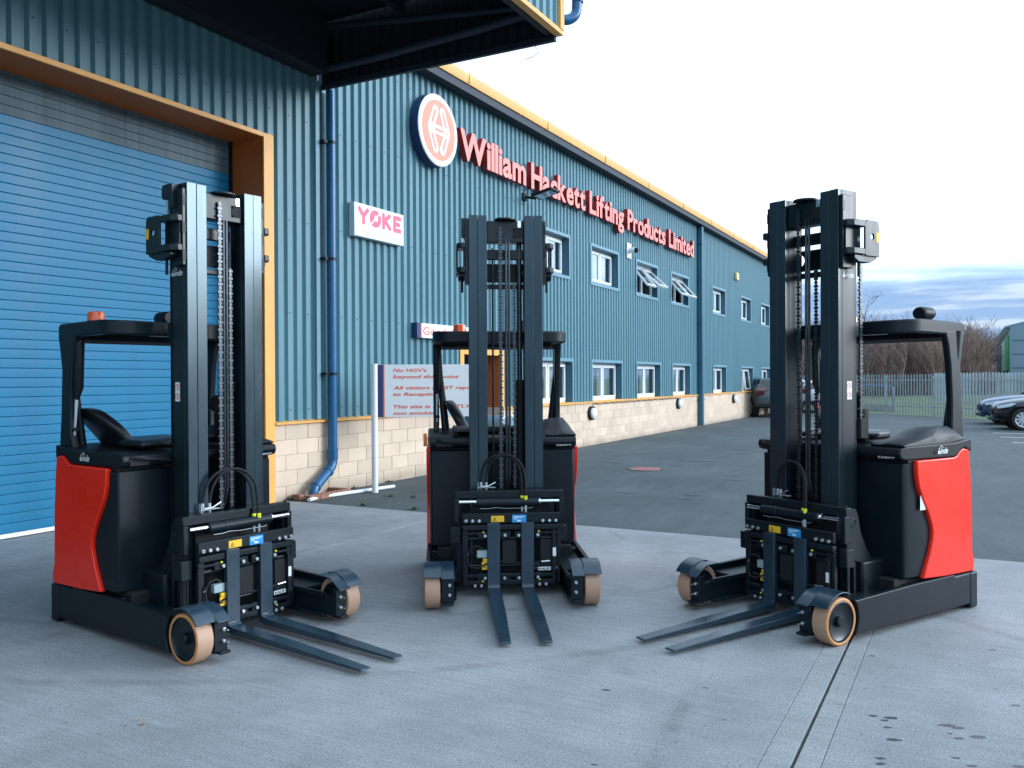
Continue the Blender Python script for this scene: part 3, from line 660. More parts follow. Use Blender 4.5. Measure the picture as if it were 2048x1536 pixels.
# YOKE box sign
yk = thing('white_box_sign', 'small white box sign with fat pink lettering on the cladding right of the blue downpipe', 'sign', (11.02, WY-.08, 3.86))
B().box(10.37, 11.65, WY-.13, WY-.02, 3.865, 4.375).build('sign_box', 'white', yk, bevel=.006)
def bubble(name, x0, strokes, rad=.036):
    b = B(); T_ = frame('wall', (x0, WY-.131, 4.19))
    for i_, (p_, q_) in enumerate(strokes):
        poly = capsule(p_, q_, rad, 8); n_ = len(poly); t0 = .0008 + .0002*i_
        lo_ = [T_ @ Vector((u, v, 0)) for u, v in poly]; hi_ = [T_ @ Vector((u, v, .002+t0)) for u, v in poly]
        b.add([tuple(v) for v in lo_+hi_], [tuple(range(n_)), tuple(range(2*n_-1, n_-1, -1))] + [(k, k+n_, (k+1) % n_+n_, (k+1) % n_) for k in range(n_)])
    return b.build(name, 'pinkprint', yk, smooth=0)
bubble('letter', 10.47, [((.02, .10), (.12, .0)), ((.22, .10), (.12, .0)), ((.12, .0), (.12, -.10))])
bubble('letter', 10.89, [((-.012, 0), (.012, 0))], .135)
bubble('letter', 11.08, [((.02, .10), (.02, -.10)), ((.03, .0), (.18, .10)), ((.06, .01), (.19, -.10))])
bubble('letter', 11.375, [((.02, .10), (.02, -.10)), ((.02, .10), (.17, .10)), ((.02, .0), (.14, .0)), ((.02, -.10), (.17, -.10))])
quadstrip('orbit_mark', [capsule((-.17, -.15), (.16, .15), .011)], 'wall', (10.89, WY-.1350, 4.19), 'white', yk, .001)
quadstrip('orbit_mark', [arcpts(0, 0, .048, 0, 345, 18)], 'wall', (10.90, WY-.1362, 4.195), 'white', yk, .001)
text('slogan', 'Safety is our first priority', 'wall', (10.55, WY-.131, 3.925), .045, 'galv', yk, width=.98, shear=.2)
# goods in sign
gd = thing('goods_in_sign', 'narrow white goods sign with a blue end above the side door', 'sign', (13.2, WY-.08, 2.4))
B().box(12.02, 14.1, WY-.13, WY-.02, 2.375, 2.625).build('sign_box', 'white', gd, bevel=.004)
B().box(12.018, 12.13, WY-.134, WY-.018, 2.373, 2.627).build('blue_end', 'signnavy', gd)
B().box(12.13, 12.16, WY-.1335, WY-.129, 2.376, 2.624).build('red_line', 'redprint', gd)
text('lettering', 'Goods In', 'wall', (12.20, WY-.131, 2.43), .135, 'coralprint', gd, width=1.15, offset=.01)
# visitor notice on posts, turned towards the yard entrance
sdir = Vector((.659, -.752, 0)).normalized(); sn = Vector((-.752, -.659, 0)).normalized(); P0 = Vector((10.163, 7.753, 0))
ns = thing('visitor_notice', 'freestanding pale notice board with red site rules on white posts', 'sign', (P0.x, P0.y, 0))
def locbox(pos, u0, u1, v0, v1, z0, z1):
    b = B(); c = [pos + sdir*u + sn*v for u, v in ((u0, v0), (u1, v0), (u1, v1), (u0, v1))]
    return b.add([(q.x, q.y, z0) for q in c] + [(q.x, q.y, z1) for q in c], [(0,3,2,1),(4,5,6,7),(0,1,5,4),(1,2,6,5),(2,3,7,6),(3,0,4,7)])
p1 = P0 + sdir*1.58
for q in (P0, p1): B().tube([(q.x, q.y, 0), (q.x, q.y, 1.895)], .047, 20).build('post', 'white', ns)
pb = locbox(P0, .045, 1.535, -.012, .012, 1.105, 1.885).build('board', 'signblue', ns, bevel=.003)
kf = (tuple(sdir), (0, 0, 1), tuple(sn))
def onboard(u, z, v=.0125): q = P0 + sdir*u + sn*v; return (q.x, q.y, z)
locbox(P0, .046, .125, .012, .0145, 1.108, 1.882).build('blue_band', 'signnavy', ns)
locbox(P0, .125, .147, .012, .014, 1.108, 1.882).build('red_band', 'coralprint', ns)
lines = [("No HGV's", 1.775, .50), ("beyond this point", 1.68, .99), ("All visitors MUST report", 1.515, 1.27), ("to Reception", 1.42, .70), ("This site is STRICTLY", 1.235, 1.18), ("non smoking", 1.14, .68)]
for s_, z, wd in lines: text('lettering', s_, kf, onboard(.27, z), .052, 'coralprint', ns, width=wd, offset=.026, shear=.22)
# bulkhead lights on the plinth
def bulkhead(x, z, label):
    o = thing('bulkhead_light', label, 'wall light', (x, WY-.02, z-.17), group='round bulkhead lights on the block plinth')
    B().lathe([(0, 0), (.17, 0), (.175, -.05), (.15, -.075), (0, -.075)], (x, WY-.022, z), 'y', 28).build('base', 'black', o)
    B().lathe([(.138, -.07), (.13, -.12), (.09, -.155), (.0, -.165)], (x, WY-.022, z), 'y', 28).build('diffuser', 'white', o)
    B().tube([(x+.165*math.sin(R_(a)), WY-.10 - .012*math.cos(R_(a)), z+.16*math.cos(R_(a))) for a in range(0, 181, 15)], .014, 8).build('half_guard', 'black', o)
    return o
bulkhead(19.72, .80, 'nearest bulkhead light, below the second pair of windows with a cable')
bulkhead(26.9, .84, 'middle bulkhead light, below the fourth ground floor window')
bulkhead(34.2, .83, 'farthest bulkhead light, beyond the square downpipe')
cb = B().tube([(19.82, WY-.04, .97), (19.95, WY-.05, 1.04), (20.1, WY-.05, 1.03)] + [(20.1 + i*.25, WY-.05, 1.03 - .025*(i % 2)) for i in range(1, 27)] + [(26.9, WY-.05, .98)], .008, 5).build('light_cable', 'black')
tag(cb, 'thin looped cable running between the wall lights', 'cable')
# flood light, camera and alarm box
fl = thing('flood_light', 'black flood light on an arm under the red letters', 'flood light', (16.3, WY-.3, 5.45))
B().box(16.10, 16.28, WY-.06, WY-.02, 5.45, 5.60).build('wall_plate', 'black', fl, bevel=.004)
B().tube([(16.19, WY-.04, 5.52), (16.20, WY-.30, 5.47)], .03, 8).build('arm', 'black', fl)
b = B().box(16.0, 16.42, WY-.75, WY-.28, 5.47, 5.53); b.v = [(x, y, z + (-(y-(WY-.28)))*.22) for x, y, z in b.v]; b.build('lamp_head', 'dark2', fl, bevel=.015)
b = B().box(16.04, 16.38, WY-.70, WY-.34, 5.463, 5.469); b.v = [(x, y, z + (-(y-(WY-.28)))*.22) for x, y, z in b.v]; b.build('lens', 'headlight', fl)
cc = thing('security_camera', 'white dome camera with black lens on its back plate between upper windows', 'camera', (22.5, WY-.1, 5.0))
B().box(22.30, 22.62, WY-.05, WY-.02, 4.98, 5.40).build('back_plate', 'white', cc, bevel=.005)
B().cyl((22.46, WY-.05, 5.2), (22.46, WY-.22, 5.19), .08, 16).build('arm', 'white', cc)
B().lathe([(.075, 0), (.07, -.05), (.045, -.085), (0, -.10)], (22.46, WY-.22, 5.19), 'y', 16).build('dome', 'black', cc)
al = B().box(34.5, 34.85, WY-.13, WY-.02, 5.58, 5.88).build('alarm_box', 'lime', None, bevel=.03); al.data.materials.clear(); al.data.materials.append(mat('cream_yellow', (.75, .62, .25), .5)); tag(al, 'small cream yellow alarm box high on the far wall', 'alarm box')
gbn = thing('grit_bin', 'grey bin with a pale rimmed rounded top beside the side door', 'bin', (14.45, 8.0, 0))
bp_ = [(14.02, 0), (14.56, 0), (14.58, .80)] + [(14.30 + .28*math.cos(R_(a)), .80 + .17*math.sin(R_(a))) for a in range(10, 180, 12)] + [(14.02, .8)]
B().prism(bp_, 'y', 7.75, 8.2).build('bin_body', 'grit', gbn, bevel=.01)
B().tube([(14.02, 7.76, .05), (14.02, 7.76, .80)] + [(14.30 + .285*math.cos(R_(a)), 7.76, .80 + .175*math.sin(R_(a))) for a in range(180, -1, -15)] + [(14.58, 7.76, .05)], .022, 8).build('rim', 'stonetrim', gbn)
# ------------------------------------------------------------------ reach trucks (local x = towards the fork tips, local y = right-hand side seen from the front)
HW = .635
def make_truck():
    T = bpy.data.objects.new('reach_truck', None); COL.objects.link(T); T.empty_display_size = .3
    def P(b, name, m, par=None, bevel=.004, smooth=35, seg=2): return b.build(name, m, par or T, bevel=bevel, smooth=smooth, seg=seg)
    # chassis with two load arms
    c = B().box(-1.585, -.78, -HW, HW, .035, .262)
    c.box(-1.60, -1.50, -HW-.004, HW+.004, .005, .262)
    ch = P(c, 'chassis', 'dark', bevel=.012)
    arc = [(.178*math.cos(R_(a)), .15 + .178*math.sin(R_(a))) for a in range(218, 136, -8)]
    for s in (-1, 1):
        b = B().prism([(-1.3, .04), (-.17, .05)] + arc + [(-.155, .262), (-.80, .275), (-1.3, .272)], 'y', s*.600, s*(HW+.002)); P(b, 'arm_plate', 'dark', bevel=.005)
        b = B().box(-.80, -.185, s*.425, s*.600, .195, .222); b.box(-.8, -.185, s*.43, s*.59, .05, .075); b.box(-.80, .10, s*.430, s*.505, .062, .195)
        b.box(-.80, .02, s*.405, s*.43, .19, .222); b.box(-.80, .02, s*.405, s*.43, .05, .075); P(b, 'load_arm', 'dark', bevel=.004)
        b = B().box(.09, .135, s*.425, s*.512, .055, .25); b.box(.125, .175, s*.43, s*.50, .055, .072); P(b, 'arm_end', 'dark', bevel=.003)
        for z in (.125, .195): b = B().cyl((.135, s*.455, z), (.150, s*.455, z), .011, 10); b.cyl((.149, s*.455, z), (.185, s*.455, z), .0045, 8); P(b, 'arm_bolt', 'zinc', bevel=0)
        # wheel
        y0, y1 = s*.522, s*HW
        d = s
        prof = [(.112, y0), (.142, y0+d*.001), (.1485, y0+d*.007), (.150, y0+d*.02), (.150, y1-d*.02), (.1485, y1-d*.007)]
        wh = P(B().lathe(prof, (0, 0, .15), 'y', 56, False), 'load_wheel', 'tan', bevel=0, smooth=40)
        P(B().lathe([(.1485, y1-d*.0071), (.144, y1-d*.001), (.133, y1), (.128, y1-d*.003), (.127, y1-d*.02)], (0, 0, .15), 'y', 56, False), 'tyre_wall', 'tanedge', wh, bevel=0, smooth=50)
        P(B().lathe([(.129, y0+d*.004), (.129, y1-d*.003), (.122, y1-d*.001), (.118, y1-d*.012), (.10, y1-d*.022), (.045, y1-d*.026), (0, y1-d*.026)], (0, 0, .15), 'y', 48), 'rim', 'mast', wh, bevel=0, smooth=30)
        P(B().lathe([(.034, y1-d*.028), (.034, y1-d*.006), (.028, y1+d*.001), (0, y1+d*.001)], (0, 0, .15), 'y', 28), 'hub_cap', 'dark', wh, bevel=0, smooth=30)
        # fender: curved sheet with a flat inner wing
        ang = list(range(118, 31, -6)); ro, ri = .186, .178
        pol = [(ro*math.cos(R_(a)), .15+ro*math.sin(R_(a))) for a in ang] + [(ri*math.cos(R_(a)), .15+ri*math.sin(R_(a))) for a in reversed(ang)]
        b = B().prism(pol, 'y', s*.515, s*.643)
        b.prism([(-.06, .327), (.06, .322), (.12, .288), (.175, .250), (.172, .243), (.115, .28), (.055, .315), (-.06, .319)], 'y', s*.425, s*.515)
        P(b, 'wheel_fender', 'fork', bevel=.002, smooth=50)
    # battery body, rear body and red side panels
    P(B().prism([(-1.53, -.60), (-1.50, -.615), (-.80, -.610), (-.765, -.595), (-.765, .575), (-.80, .590), (-1.10, .606), (-1.50, .615), (-1.53, .60)], 'z', .30, 1.083), 'battery_cover', 'dark', bevel=.010)
    P(B().box(-1.5, -.70, -.55, .55, .10, .30), 'drive_housing', 'black', bevel=.01)
    P(B().box(-1.48, -.80, -.59, .59, 1.07, 1.12), 'dark_gap', 'black', bevel=0)
    pan = [(-.85, 1.10), (-.856, 1.00), (-.875, .92), (-.925, .83), (-.985, .74), (-1.025, .66), (-1.042, .60), (-1.035, .54), (-1.005, .45), (-.965, .37), (-.925, .292), (-1.2, .275), (-1.565, .267), (-1.578, .33), (-1.550, .41), (-1.545, .75), (-1.525, 1.0), (-1.505, 1.145), (-1.43, 1.158), (-1.385, 1.14), (-1.35, 1.112), (-1.31, 1.10)]
    for s in (-1, 1): P(B().prism(pan, 'y', s*(.600 if s < 0 else .592), s*(.638 if s < 0 else .628)), 'side_panel', 'red', bevel=.008, seg=3)
    P(B().prism([(-1.53, .267), (-1.60, .267), (-1.60, .7), (-1.575, 1.0), (-1.53, 1.15)], 'y', -.60, .60), 'rear_panel', 'red', bevel=.01)
    cov = [(-1.53, 1.13), (-1.44, 1.165), (-1.39, 1.148), (-1.345, 1.118), (-1.30, 1.105), (-.76, 1.105), (-.715, 1.118), (-.70, 1.15), (-.712, 1.185), (-.78, 1.198), (-1.30, 1.203), (-1.38, 1.212), (-1.53, 1.225)]
    b = B().prism(cov, 'y', -.632, .632); b.v = [(x, y*(1 - (.045 if y < 0 else .065)*max(0, (x+1.15)/.45)), z) for x, y, z in b.v]; P(b, 'top_cover', 'dark2', bevel=.010, seg=3)
    P(B().box(-.72, -.694, -.56, -.42, 1.115, 1.165), 'battery_latch', 'black', bevel=.005)
    b = B().tube([(-.70, -.55, 1.17), (-.66, -.50, 1.165), (-.66, -.36, 1.15), (-.69, -.26, 1.135)], .009, 8); P(b, 'latch_handle', 'black', bevel=0)
    quadstrip('maker_strip', [[(.43, 1.098), (.60, 1.098), (.60, 1.115), (.43, 1.115)]], ((0,1,0),(0,0,1),(1,0,0)), (-.7635, 0, 0), 'whiteprint', T) if False else None
    o = text('serial_strip', 'E20077', 'front', (-.7045, .43, 1.116), .012, 'whiteprint', T, width=.12, offset=.0)
    text('brand_lettering', 'Linde', 'left', (-1.19, -.633, 1.135), .042, 'whiteprint', T, width=.125, offset=.012, shear=.35)
    text('brand_lettering', 'Linde', 'right', (-1.09, .633, 1.135), .042, 'whiteprint', T, width=.125, offset=.012, shear=.35)
    def swoosh(kind, pos, sc):
        o1 = arcpts(.040*sc, .024*sc, .018*sc, 175, 0, 10); o2 = arcpts(.040*sc, .024*sc, .0145*sc, 0, 175, 10)
        quadstrip('lettering_swash', [[o1[i], o1[i+1], o2[9-i], o2[10-i]] for i in range(10)] + [capsule((-.004*sc, .002*sc), (.02*sc, .002*sc), .004*sc, 4)], kind, pos, 'whiteprint', T)
    swoosh('left', (-1.185, -.6335, 1.148), 1.0); swoosh('right', (-1.095, .6335, 1.148), 1.0)
    # overhead guard
    def rrect(x0, x1, y0, y1, r, n=6):
        return arcpts(x1-r, y1-r, r, 0, 90, n) + arcpts(x0+r, y1-r, r, 90, 180, n) + arcpts(x0+r, y0+r, r, 180, 270, n) + arcpts(x1-r, y0+r, r, 270, 360, n)
    def rrect2(x0, x1, y0, y1, rf, rr, n=6):
        return arcpts(x1-rf, y1-rf, rf, 0, 90, n) + arcpts(x0+rr, y1-rr, rr, 90, 180, n) + arcpts(x0+rr, y0+rr, rr, 180, 270, n) + arcpts(x1-rf, y0+rf, rf, 270, 360, n)
    outer, inner = rrect2(-1.625, -.86, -.585, .555, .17, .07), rrect2(-1.56, -.92, -.515, .485, .11, .04)
    def gz(x): return 2.085 - .04*max(0, x+1.35) - .055*max(0, (-1.47-x)/.15)**1.5
    b = B(); n = len(outer)
    for rg, dz in ((outer, 0), (outer, -.096), (inner, -.096), (inner, 0)): b.v += [(x, y, gz(x)+dz) for x, y in rg]
    for k in range(4):
        for i in range(n): b.f.append((k*n+i, k*n+(i+1) % n, ((k+1) % 4)*n+(i+1) % n, ((k+1) % 4)*n+i))
    gd_ = P(b, 'overhead_guard', 'dark', bevel=.012, smooth=50)
    b = B()
    b.v += [(x, y, gz(x)-.012) for x, y in inner] + [(x, y, gz(x)-.04) for x, y in inner]; b.f += [tuple(range(n)), tuple(range(2*n-1, n-1, -1))]
    P(b, 'roof_plate', 'dark2', gd_, bevel=0)
    P(B().box(-1.25, -1.05, -.10, .16, 1.985, 2.0), 'cab_light', 'galv', gd_, bevel=.004)
    for s in (-1, 1):
        q = (lambda y: (y-.0) if s > 0 else y)
        pol = [(-1.575, 1.16), (-1.545, 1.45), (-1.53, 1.75), (-1.56, 1.9), (-1.575, 1.96), (-1.575, 2.0), (-1.28, 2.005), (-1.33, 1.98), (-1.365, 1.90), (-1.395, 1.75), (-1.415, 1.5), (-1.415, 1.3), (-1.375, 1.20)]
        off = .03 if s < 0 else 0
        P(B().prism(pol, 'y', s*(.505 if s > 0 else .535), s*(.556 if s > 0 else .586)), 'guard_post', 'dark', bevel=.014, seg=3)
        P(B().tube([(-1.50, s*.545, 2.0), (-1.49, s*.525, 1.7), (-1.48, s*.475, 1.2)], .03, 10, [.028, .026, .036]), 'post_brace', 'dark', bevel=0)
    P(B().tube([(-1.33, -.545, 1.95), (-1.345, -.55, 1.92), (-1.36, -.552, 1.62), (-1.385, -.552, 1.54)], .03, 12, [.016, .031, .031, .014]), 'cable_sleeve', 'dark2', bevel=0)
    P(B().tube([(-1.385, -.552, 1.60), (-1.43, -.552, 1.21)], .0125, 10), 'steel_rod', 'chrome', bevel=0)
    P(B().cyl((-1.402, -.552, 1.32), (-1.407, -.552, 1.34), .022, 10), 'rod_clip', 'black', bevel=0)
    bc = P(B().lathe([(.060, 0), (.062, .020), (.058, .028), (.055, .03)], (-1.52, -.345, 2.068), 'z', 24), 'beacon', 'black', bevel=0)
    P(B().lathe([(.058, .0), (.058, .048), (.054, .062), (.035, .070), (0, .071)], (-1.52, -.345, 2.094), 'z', 24), 'beacon_lens', 'beacon', bc, bevel=0)
    b = B().lathe([(0, -.08), (.050, -.079), (.057, -.065), (.060, -.03), (.060, .05), (.056, .070), (.050, .079), (0, .08)], (0, 0, 0), 'x', 20)
    b.v = [(-1.60 + x, .238+y*.95, 2.150+z*.85) for x, y, z in b.v]; wl_ = P(b, 'work_light', 'dark2', bevel=0, smooth=40)
    P(B().lathe([(.045, -.070), (.040, -.084), (.0, -.092)], (-1.60, .238, 2.155), 'x', 20), 'lamp_lens', 'carglass', wl_, bevel=0)
    P(B().box(-1.63, -1.57, .21, .27, 2.05, 2.09), 'lamp_bracket', 'black', wl_, bevel=.003)
    # seat, facing sideways
    b = B(); ny = 7; st = []
    for i in range(ny):
        t_ = i/(ny-1); z = 1.19 + .30*t_; yc = -.285 - .165*t_**1.1; x0 = -1.47 - .20*t_; x1 = -1.11 - .06*t_ - (.20*max(0, t_-.55)/.45)**1.0*.8; x0 += .10*max(0, t_-.7)/.3
        th = .052 if t_ < .9 else .04; m_ = []
        for (u, v) in ((0, -.3), (.04, -1), (.5, -1.35), (.96, -1), (1, -.3), (1, .5), (.9, 1), (.5, .75), (.1, 1), (0, .5)): m_.append((x0+(x1-x0)*u, yc + v*th, z - abs(u-.5)*.03*t_))
        st.append(m_)
    k = 10; b.v = [p for r in st for p in r]; b.f = [(i*k+j, i*k+(j+1) % k, (i+1)*k+(j+1) % k, (i+1)*k+j) for i in range(ny-1) for j in range(k)] + [tuple(range(k)), tuple(range((ny-1)*k, ny*k))]
    o = P(b, 'seat_backrest', 'seat', bevel=0, smooth=80); ss = o.modifiers.new('sub', 'SUBSURF'); ss.levels = 1; ss.render_levels = 2
    o = P(B().prism(rrect(-1.42, -.98, -.33, .10, .07, 3), 'z', 1.20, 1.262), 'seat_cushion', 'seat', bevel=.022, seg=3)
    P(B().prism([(-1.12, 1.235), (-1.05, 1.272), (-.85, 1.268), (-.80, 1.255), (-.80, 1.222), (-1.05, 1.222)], 'y', -.42, -.20), 'armrest', 'seat', bevel=.012)
    # console and steering wheel
    st = []; xs_ = [-1.505, -1.47, -1.36, -1.22, -1.10, -1.0, -.90, -.80, -.74]; hz = [1.255, 1.285, 1.328, 1.338, 1.325, 1.290, 1.262, 1.245, 1.225]; b = B()
    for x, h in zip(xs_, hz): st.append([(x, .34, 1.195), (x, .60, 1.195), (x, .595, 1.195+(h-1.2)*.5), (x, .55, h-.014), (x, .48, h-.010), (x, .40, h-.025), (x, .35, 1.195+(h-1.2)*.5)])
    k = 7; b.v = [p for r in st for p in r]; b.f = [(i*k+j, i*k+(j+1) % k, (i+1)*k+(j+1) % k, (i+1)*k+j) for i in range(len(st)-1) for j in range(k)] + [tuple(range(k)), tuple(range((len(st)-1)*k, len(st)*k))]
    o = P(b, 'console', 'dark2', bevel=.006, smooth=50)
    P(B().lathe([(0, 0), (.10, 0), (.125, .018), (.128, .035), (.11, .042), (.03, .03), (0, .03)], (-.95, .13, 1.225), 'z', 30), 'steering_wheel', 'dark2', bevel=0)
    P(B().tube([(-1.02, .13, 1.262), (-.99, .14, 1.33)], .016, 10, [.012, .022]), 'wheel_knob', 'black', bevel=0)
    # upright control box with display seen behind the mast
    P(B().box(-.86, -.80, .16, .26, 1.22, 1.44), 'control_box', 'black', bevel=.012)
    P(B().lathe([(0, 0), (.062, 0), (.062, -.03), (0, -.03)], (-.80, .17, 1.50), 'x', 20), 'display', 'black', bevel=0)
    # leaf chains: alternating plates
    def chain(x, y, z0, z1, wd_, ax='y', pitch=.0255):
        b = B(); z = z0; i = 0
        while z < z1-pitch:
            q = wd_*(.5 if i % 2 else .34)
            if ax == 'y': b.box(x-.006, x+.006, y-q, y+q, z, z+pitch*.62); b.box(x-.003, x+.003, y-wd_*.22, y+wd_*.22, z+pitch*.55, z+pitch*1.05)
            else: b.box(x-q, x+q, y-.008, y+.008, z, z+pitch*.62); b.box(x-wd_*.22, x+wd_*.22, y-.004, y+.004, z+pitch*.55, z+pitch*1.05)
            z += pitch; i += 1
        return b
    # mast
    ZT = 2.955
    for s in (-1, 1):
        for (a, c_, f0, f1, zt) in ((.2225, .290, -.665, -.465, ZT), (.148, .2195, -.650, -.463, ZT-.002)):
            # I-like channel: front flange, web, rear flange
            b = B().box(f1-.052, f1-.006, s*(a+.002), s*(c_-.002), .09, zt-.001); b.box(f0+.0, f1-.04, s*(c_-.022 if a > .2 else a), s*(c_ if a > .2 else a+.02), .09, zt-.001); b.box(f0-.004, f0+.035, s*a, s*c_, .09, zt-.002)
            rl = P(b, 'mast_rail', 'mast' if a > .2 else 'dark', bevel=.004); P(B().box(f1-.012, f1, s*a, s*c_, .09, zt), 'front_flange', 'flange', rl, bevel=.0015)
        # stiffened head of the outer rail
        br = P(B().box(-.585, -.475, s*.292, s*.318, 2.415, 2.915), 'head_plate', 'mast', bevel=.005)
        for z in (2.48, 2.66, 2.84): P(B().box(-.5, -.472, s*.2915, s*.3195, z-.035, z+.035), 'weld_tab', 'dark', br, bevel=.002)
        for z in (2.695, 2.505): bk_ = P(B().prism([(-.47, s*.318), (-.47, s*.355), (-.51, s*.385), (-.645, s*.385), (-.645, s*.318)], 'z', z, z+.045), 'mast_bracket', 'mast', bevel=.006)
        P(B().box(-.655, -.49, s*.319, s*.331, 2.53, 2.71), 'bracket_web', 'mast', bk_, bevel=.002)
        b = B(); ow = [(-.625, 2.50), (-.625, 2.745), (-.79, 2.745), (-.80, 2.735), (-.80, 2.52), (-.785, 2.50)]; hole = arcpts(-.725, 2.635, .021, 0, 330, 11)
        # plate with a round hole: outline sampled by angle
        cx2, cz2 = -.712, 2.635; no = []; nh = []
        for a in range(0, 360, 15):
            dx, dz = math.cos(R_(a)), math.sin(R_(a)); t1 = 9
            lim = [((-.630-cx2)/dx if dx > 0 else (-.790-cx2)/dx) if abs(dx) > 1e-6 else 9, ((2.745-cz2)/dz if dz > 0 else (2.50-cz2)/dz) if abs(dz) > 1e-6 else 9]; t1 = min(lim)
            no.append((cx2+dx*t1, cz2+dz*t1)); nh.append((cx2+dx*.021, cz2+dz*.021))
        m2 = 24
        for y in (s*.372, s*.386): b.v += [(p[0], y, p[1]) for p in no] + [(p[0], y, p[1]) for p in nh]
        for i in range(m2):
            j = (i+1) % m2; b.f += [(i, j, m2+j, m2+i), (2*m2+i, 2*m2+j, 3*m2+j, 3*m2+i), (i, j, 2*m2+j, 2*m2+i), (m2+i, m2+j, 3*m2+j, 3*m2+i)]
        P(b, 'guard_plate', 'mast', bk_, bevel=.002)
        P(B().prism([(-.53, 2.503), (-.785, 2.503), (-.785, 2.488), (-.70, 2.455), (-.58, 2.455), (-.53, 2.48)], 'y', s*.32, s*.371), 'lower_skirt', 'mast', bk_, bevel=.004)
        quadstrip('warning_label', [[(-.018, -.034), (.018, -.034), (.018, .034), (-.018, .034)]], 'left' if s < 0 else 'right', (-.772, s*.3865, 2.632), 'yellow', bk_, .001)
        P(B().cyl((-.62, s*.34, 2.36), (-.62, s*.34, 2.47), .010, 8), 'anchor_bolt', 'black', bk_, bevel=0)
        if s < 0:
            P(B().prism([(-.55, 2.945), (-.60, 2.95), (-.665, 2.945), (-.672, 2.88), (-.66, 2.855), (-.64, 2.85), (-.61, 2.86), (-.585, 2.84), (-.58, 2.79), (-.55, 2.79)], 'y', -.345, -.292), 'pulley_guard', 'mast', bevel=.004)
            struct(P(chain(-.628, -.322, 2.745, 2.87, .026, 'x'), 'lift_chain', 'zinc', bevel=0, smooth=0), 'stuff')
        # labels on the rail side
        k_ = 'left' if s < 0 else 'right'
        quadstrip('safety_label', [[(0, 0), (.052, 0), (.052, .125), (0, .125)]], k_, ((-.612 if s < 0 else -.560), s*.2902, 1.530 if s < 0 else 1.515), 'whiteprint', T)
        xo = -.612 if s < 0 else -.560
        for zz in (.032, .093):
            ring = [[(.026+.019*math.cos(R_(a)), zz+.019*math.sin(R_(a))), (.026+.019*math.cos(R_(a+30)), zz+.019*math.sin(R_(a+30))), (.026+.023*math.cos(R_(a+30)), zz+.023*math.sin(R_(a+30))), (.026+.023*math.cos(R_(a)), zz+.023*math.sin(R_(a)))] for a in range(0, 360, 30)]
            quadstrip('prohibition_ring', ring + [[(.012, zz+.012), (.038, zz-.014), (.040, zz-.012), (.014, zz+.014)]], k_, (xo, s*.2909, 1.530 if s < 0 else 1.515), 'redprint', T)
            quadstrip('figure_mark', [arcpts(.03, zz+.010, .004, 0, 300, 6), [(.022, zz-.012), (.027, zz-.013), (.034, zz+.004), (.028, zz+.006)]], k_, (xo, s*.2907, 1.530 if s < 0 else 1.515), 'blackprint', T)
        text('mast_lettering', 'Linde', k_, (-.645 if s < 0 else -.515, s*.2902, 2.355), .038, 'whiteprint', T, width=.125, offset=.012, shear=.35)
        swoosh(k_, (-.64 if s < 0 else -.52, s*.2903, 2.367), .95)
        # reach carriage side boxes, guide channel and rollers
        P(B().box(-.84, -.52, s*.30, s*.435, .20, .425), 'reach_carriage_box', 'dark', bevel=.02, seg=3)
        b = B().box(-.50, -.40, s*.335, s*.355, .08, .56); b.box(-.50, -.47, s*.355, s*.40, .08, .56); b.box(-.43, -.40, s*.355, s*.40, .08, .56); P(b, 'guide_channel', 'dark', bevel=.004)
        P(B().cyl((-.45, s*.36, .16), (-.45, s*.425, .16), .04, 20), 'guide_roller', 'steel_dark', bevel=.003)
        gus = [(-.50, .745), (-.47, .785), (-.39, .79), (-.365, .765), (-.375, .41), (-.42, .40), (-.43, .44), (-.50, .42), (-.64, .41), (-.645, .44), (-.60, .50), (-.53, .62)]
        gp = P(B().prism(gus, 'y', s*.372+.01, s*.405+.01), 'carriage_plate', 'dark', bevel=.006)
        P(B().lathe([(.030, 0), (.030, s*.004), (.024, s*.005), (.022, s*.001), (0, s*.001)], (-.438, s*.405+.01, .695), 'y', 24), 'pivot_boss', 'dark', gp, bevel=0)
    # cross members between the rails
    P(B().box(-.60, -.49, -.147, .147, 2.745, 2.915), 'crosshead', 'mast', bevel=.006)
    P(B().lathe([(0, 0), (.085, 0), (.085, .012), (.0, .012)], (-.50, .0, 2.918), 'z', 30), 'crosshead_cap', 'mast', bevel=.002)
    P(B().box(-.62, -.58, -.224, .224, 2.62, 2.70), 'cross_member', 'mast', bevel=.006)
    b = B().prism([(-.224, 2.60), (-.06, 2.57), (.06, 2.57), (.224, 2.60), (.224, 2.42), (-.224, 2.42)] , 'x', -.66, -.64)
    # plate with circular side cut-outs
    b = B(); pol = [(-.224, 2.605), (-.12, 2.60), (.12, 2.60), (.224, 2.605)] + [(.224-.075*math.sin(R_(a)), 2.53+.055*math.cos(R_(a))) for a in range(0, 181, 20)] + [(.224, 2.45), (-.224, 2.45)] + [(-.224+.075*math.sin(R_(a)), 2.53-.055*math.cos(R_(a))) for a in range(0, 181, 20)]
    P(b.prism(pol, 'x', -.70, -.685), 'web_plate', 'dark', bevel=0)
    P(B().box(-.70, -.64, -.224, .224, 2.395, 2.43), 'cross_member', 'mast', bevel=.005)
    for z in (1.95, .40, .15): P(B().box(-.70, -.662, -.29, .29, z, z+.10), 'cross_member', 'mast', bevel=.005)
    # lift cylinders and hoses
    P(B().cyl((-.60, .118, .12), (-.60, .118, 1.62), .034, 20), 'lift_cylinder', 'black', bevel=.003)
    P(B().cyl((-.60, .118, 1.62), (-.60, .118, 2.75), .021, 16), 'cylinder_rod', 'steel_dark', bevel=0)
    P(B().cyl((-.60, .120, 1.60), (-.60, .120, 1.66), .040, 20), 'cylinder_collar', 'black', bevel=.003)
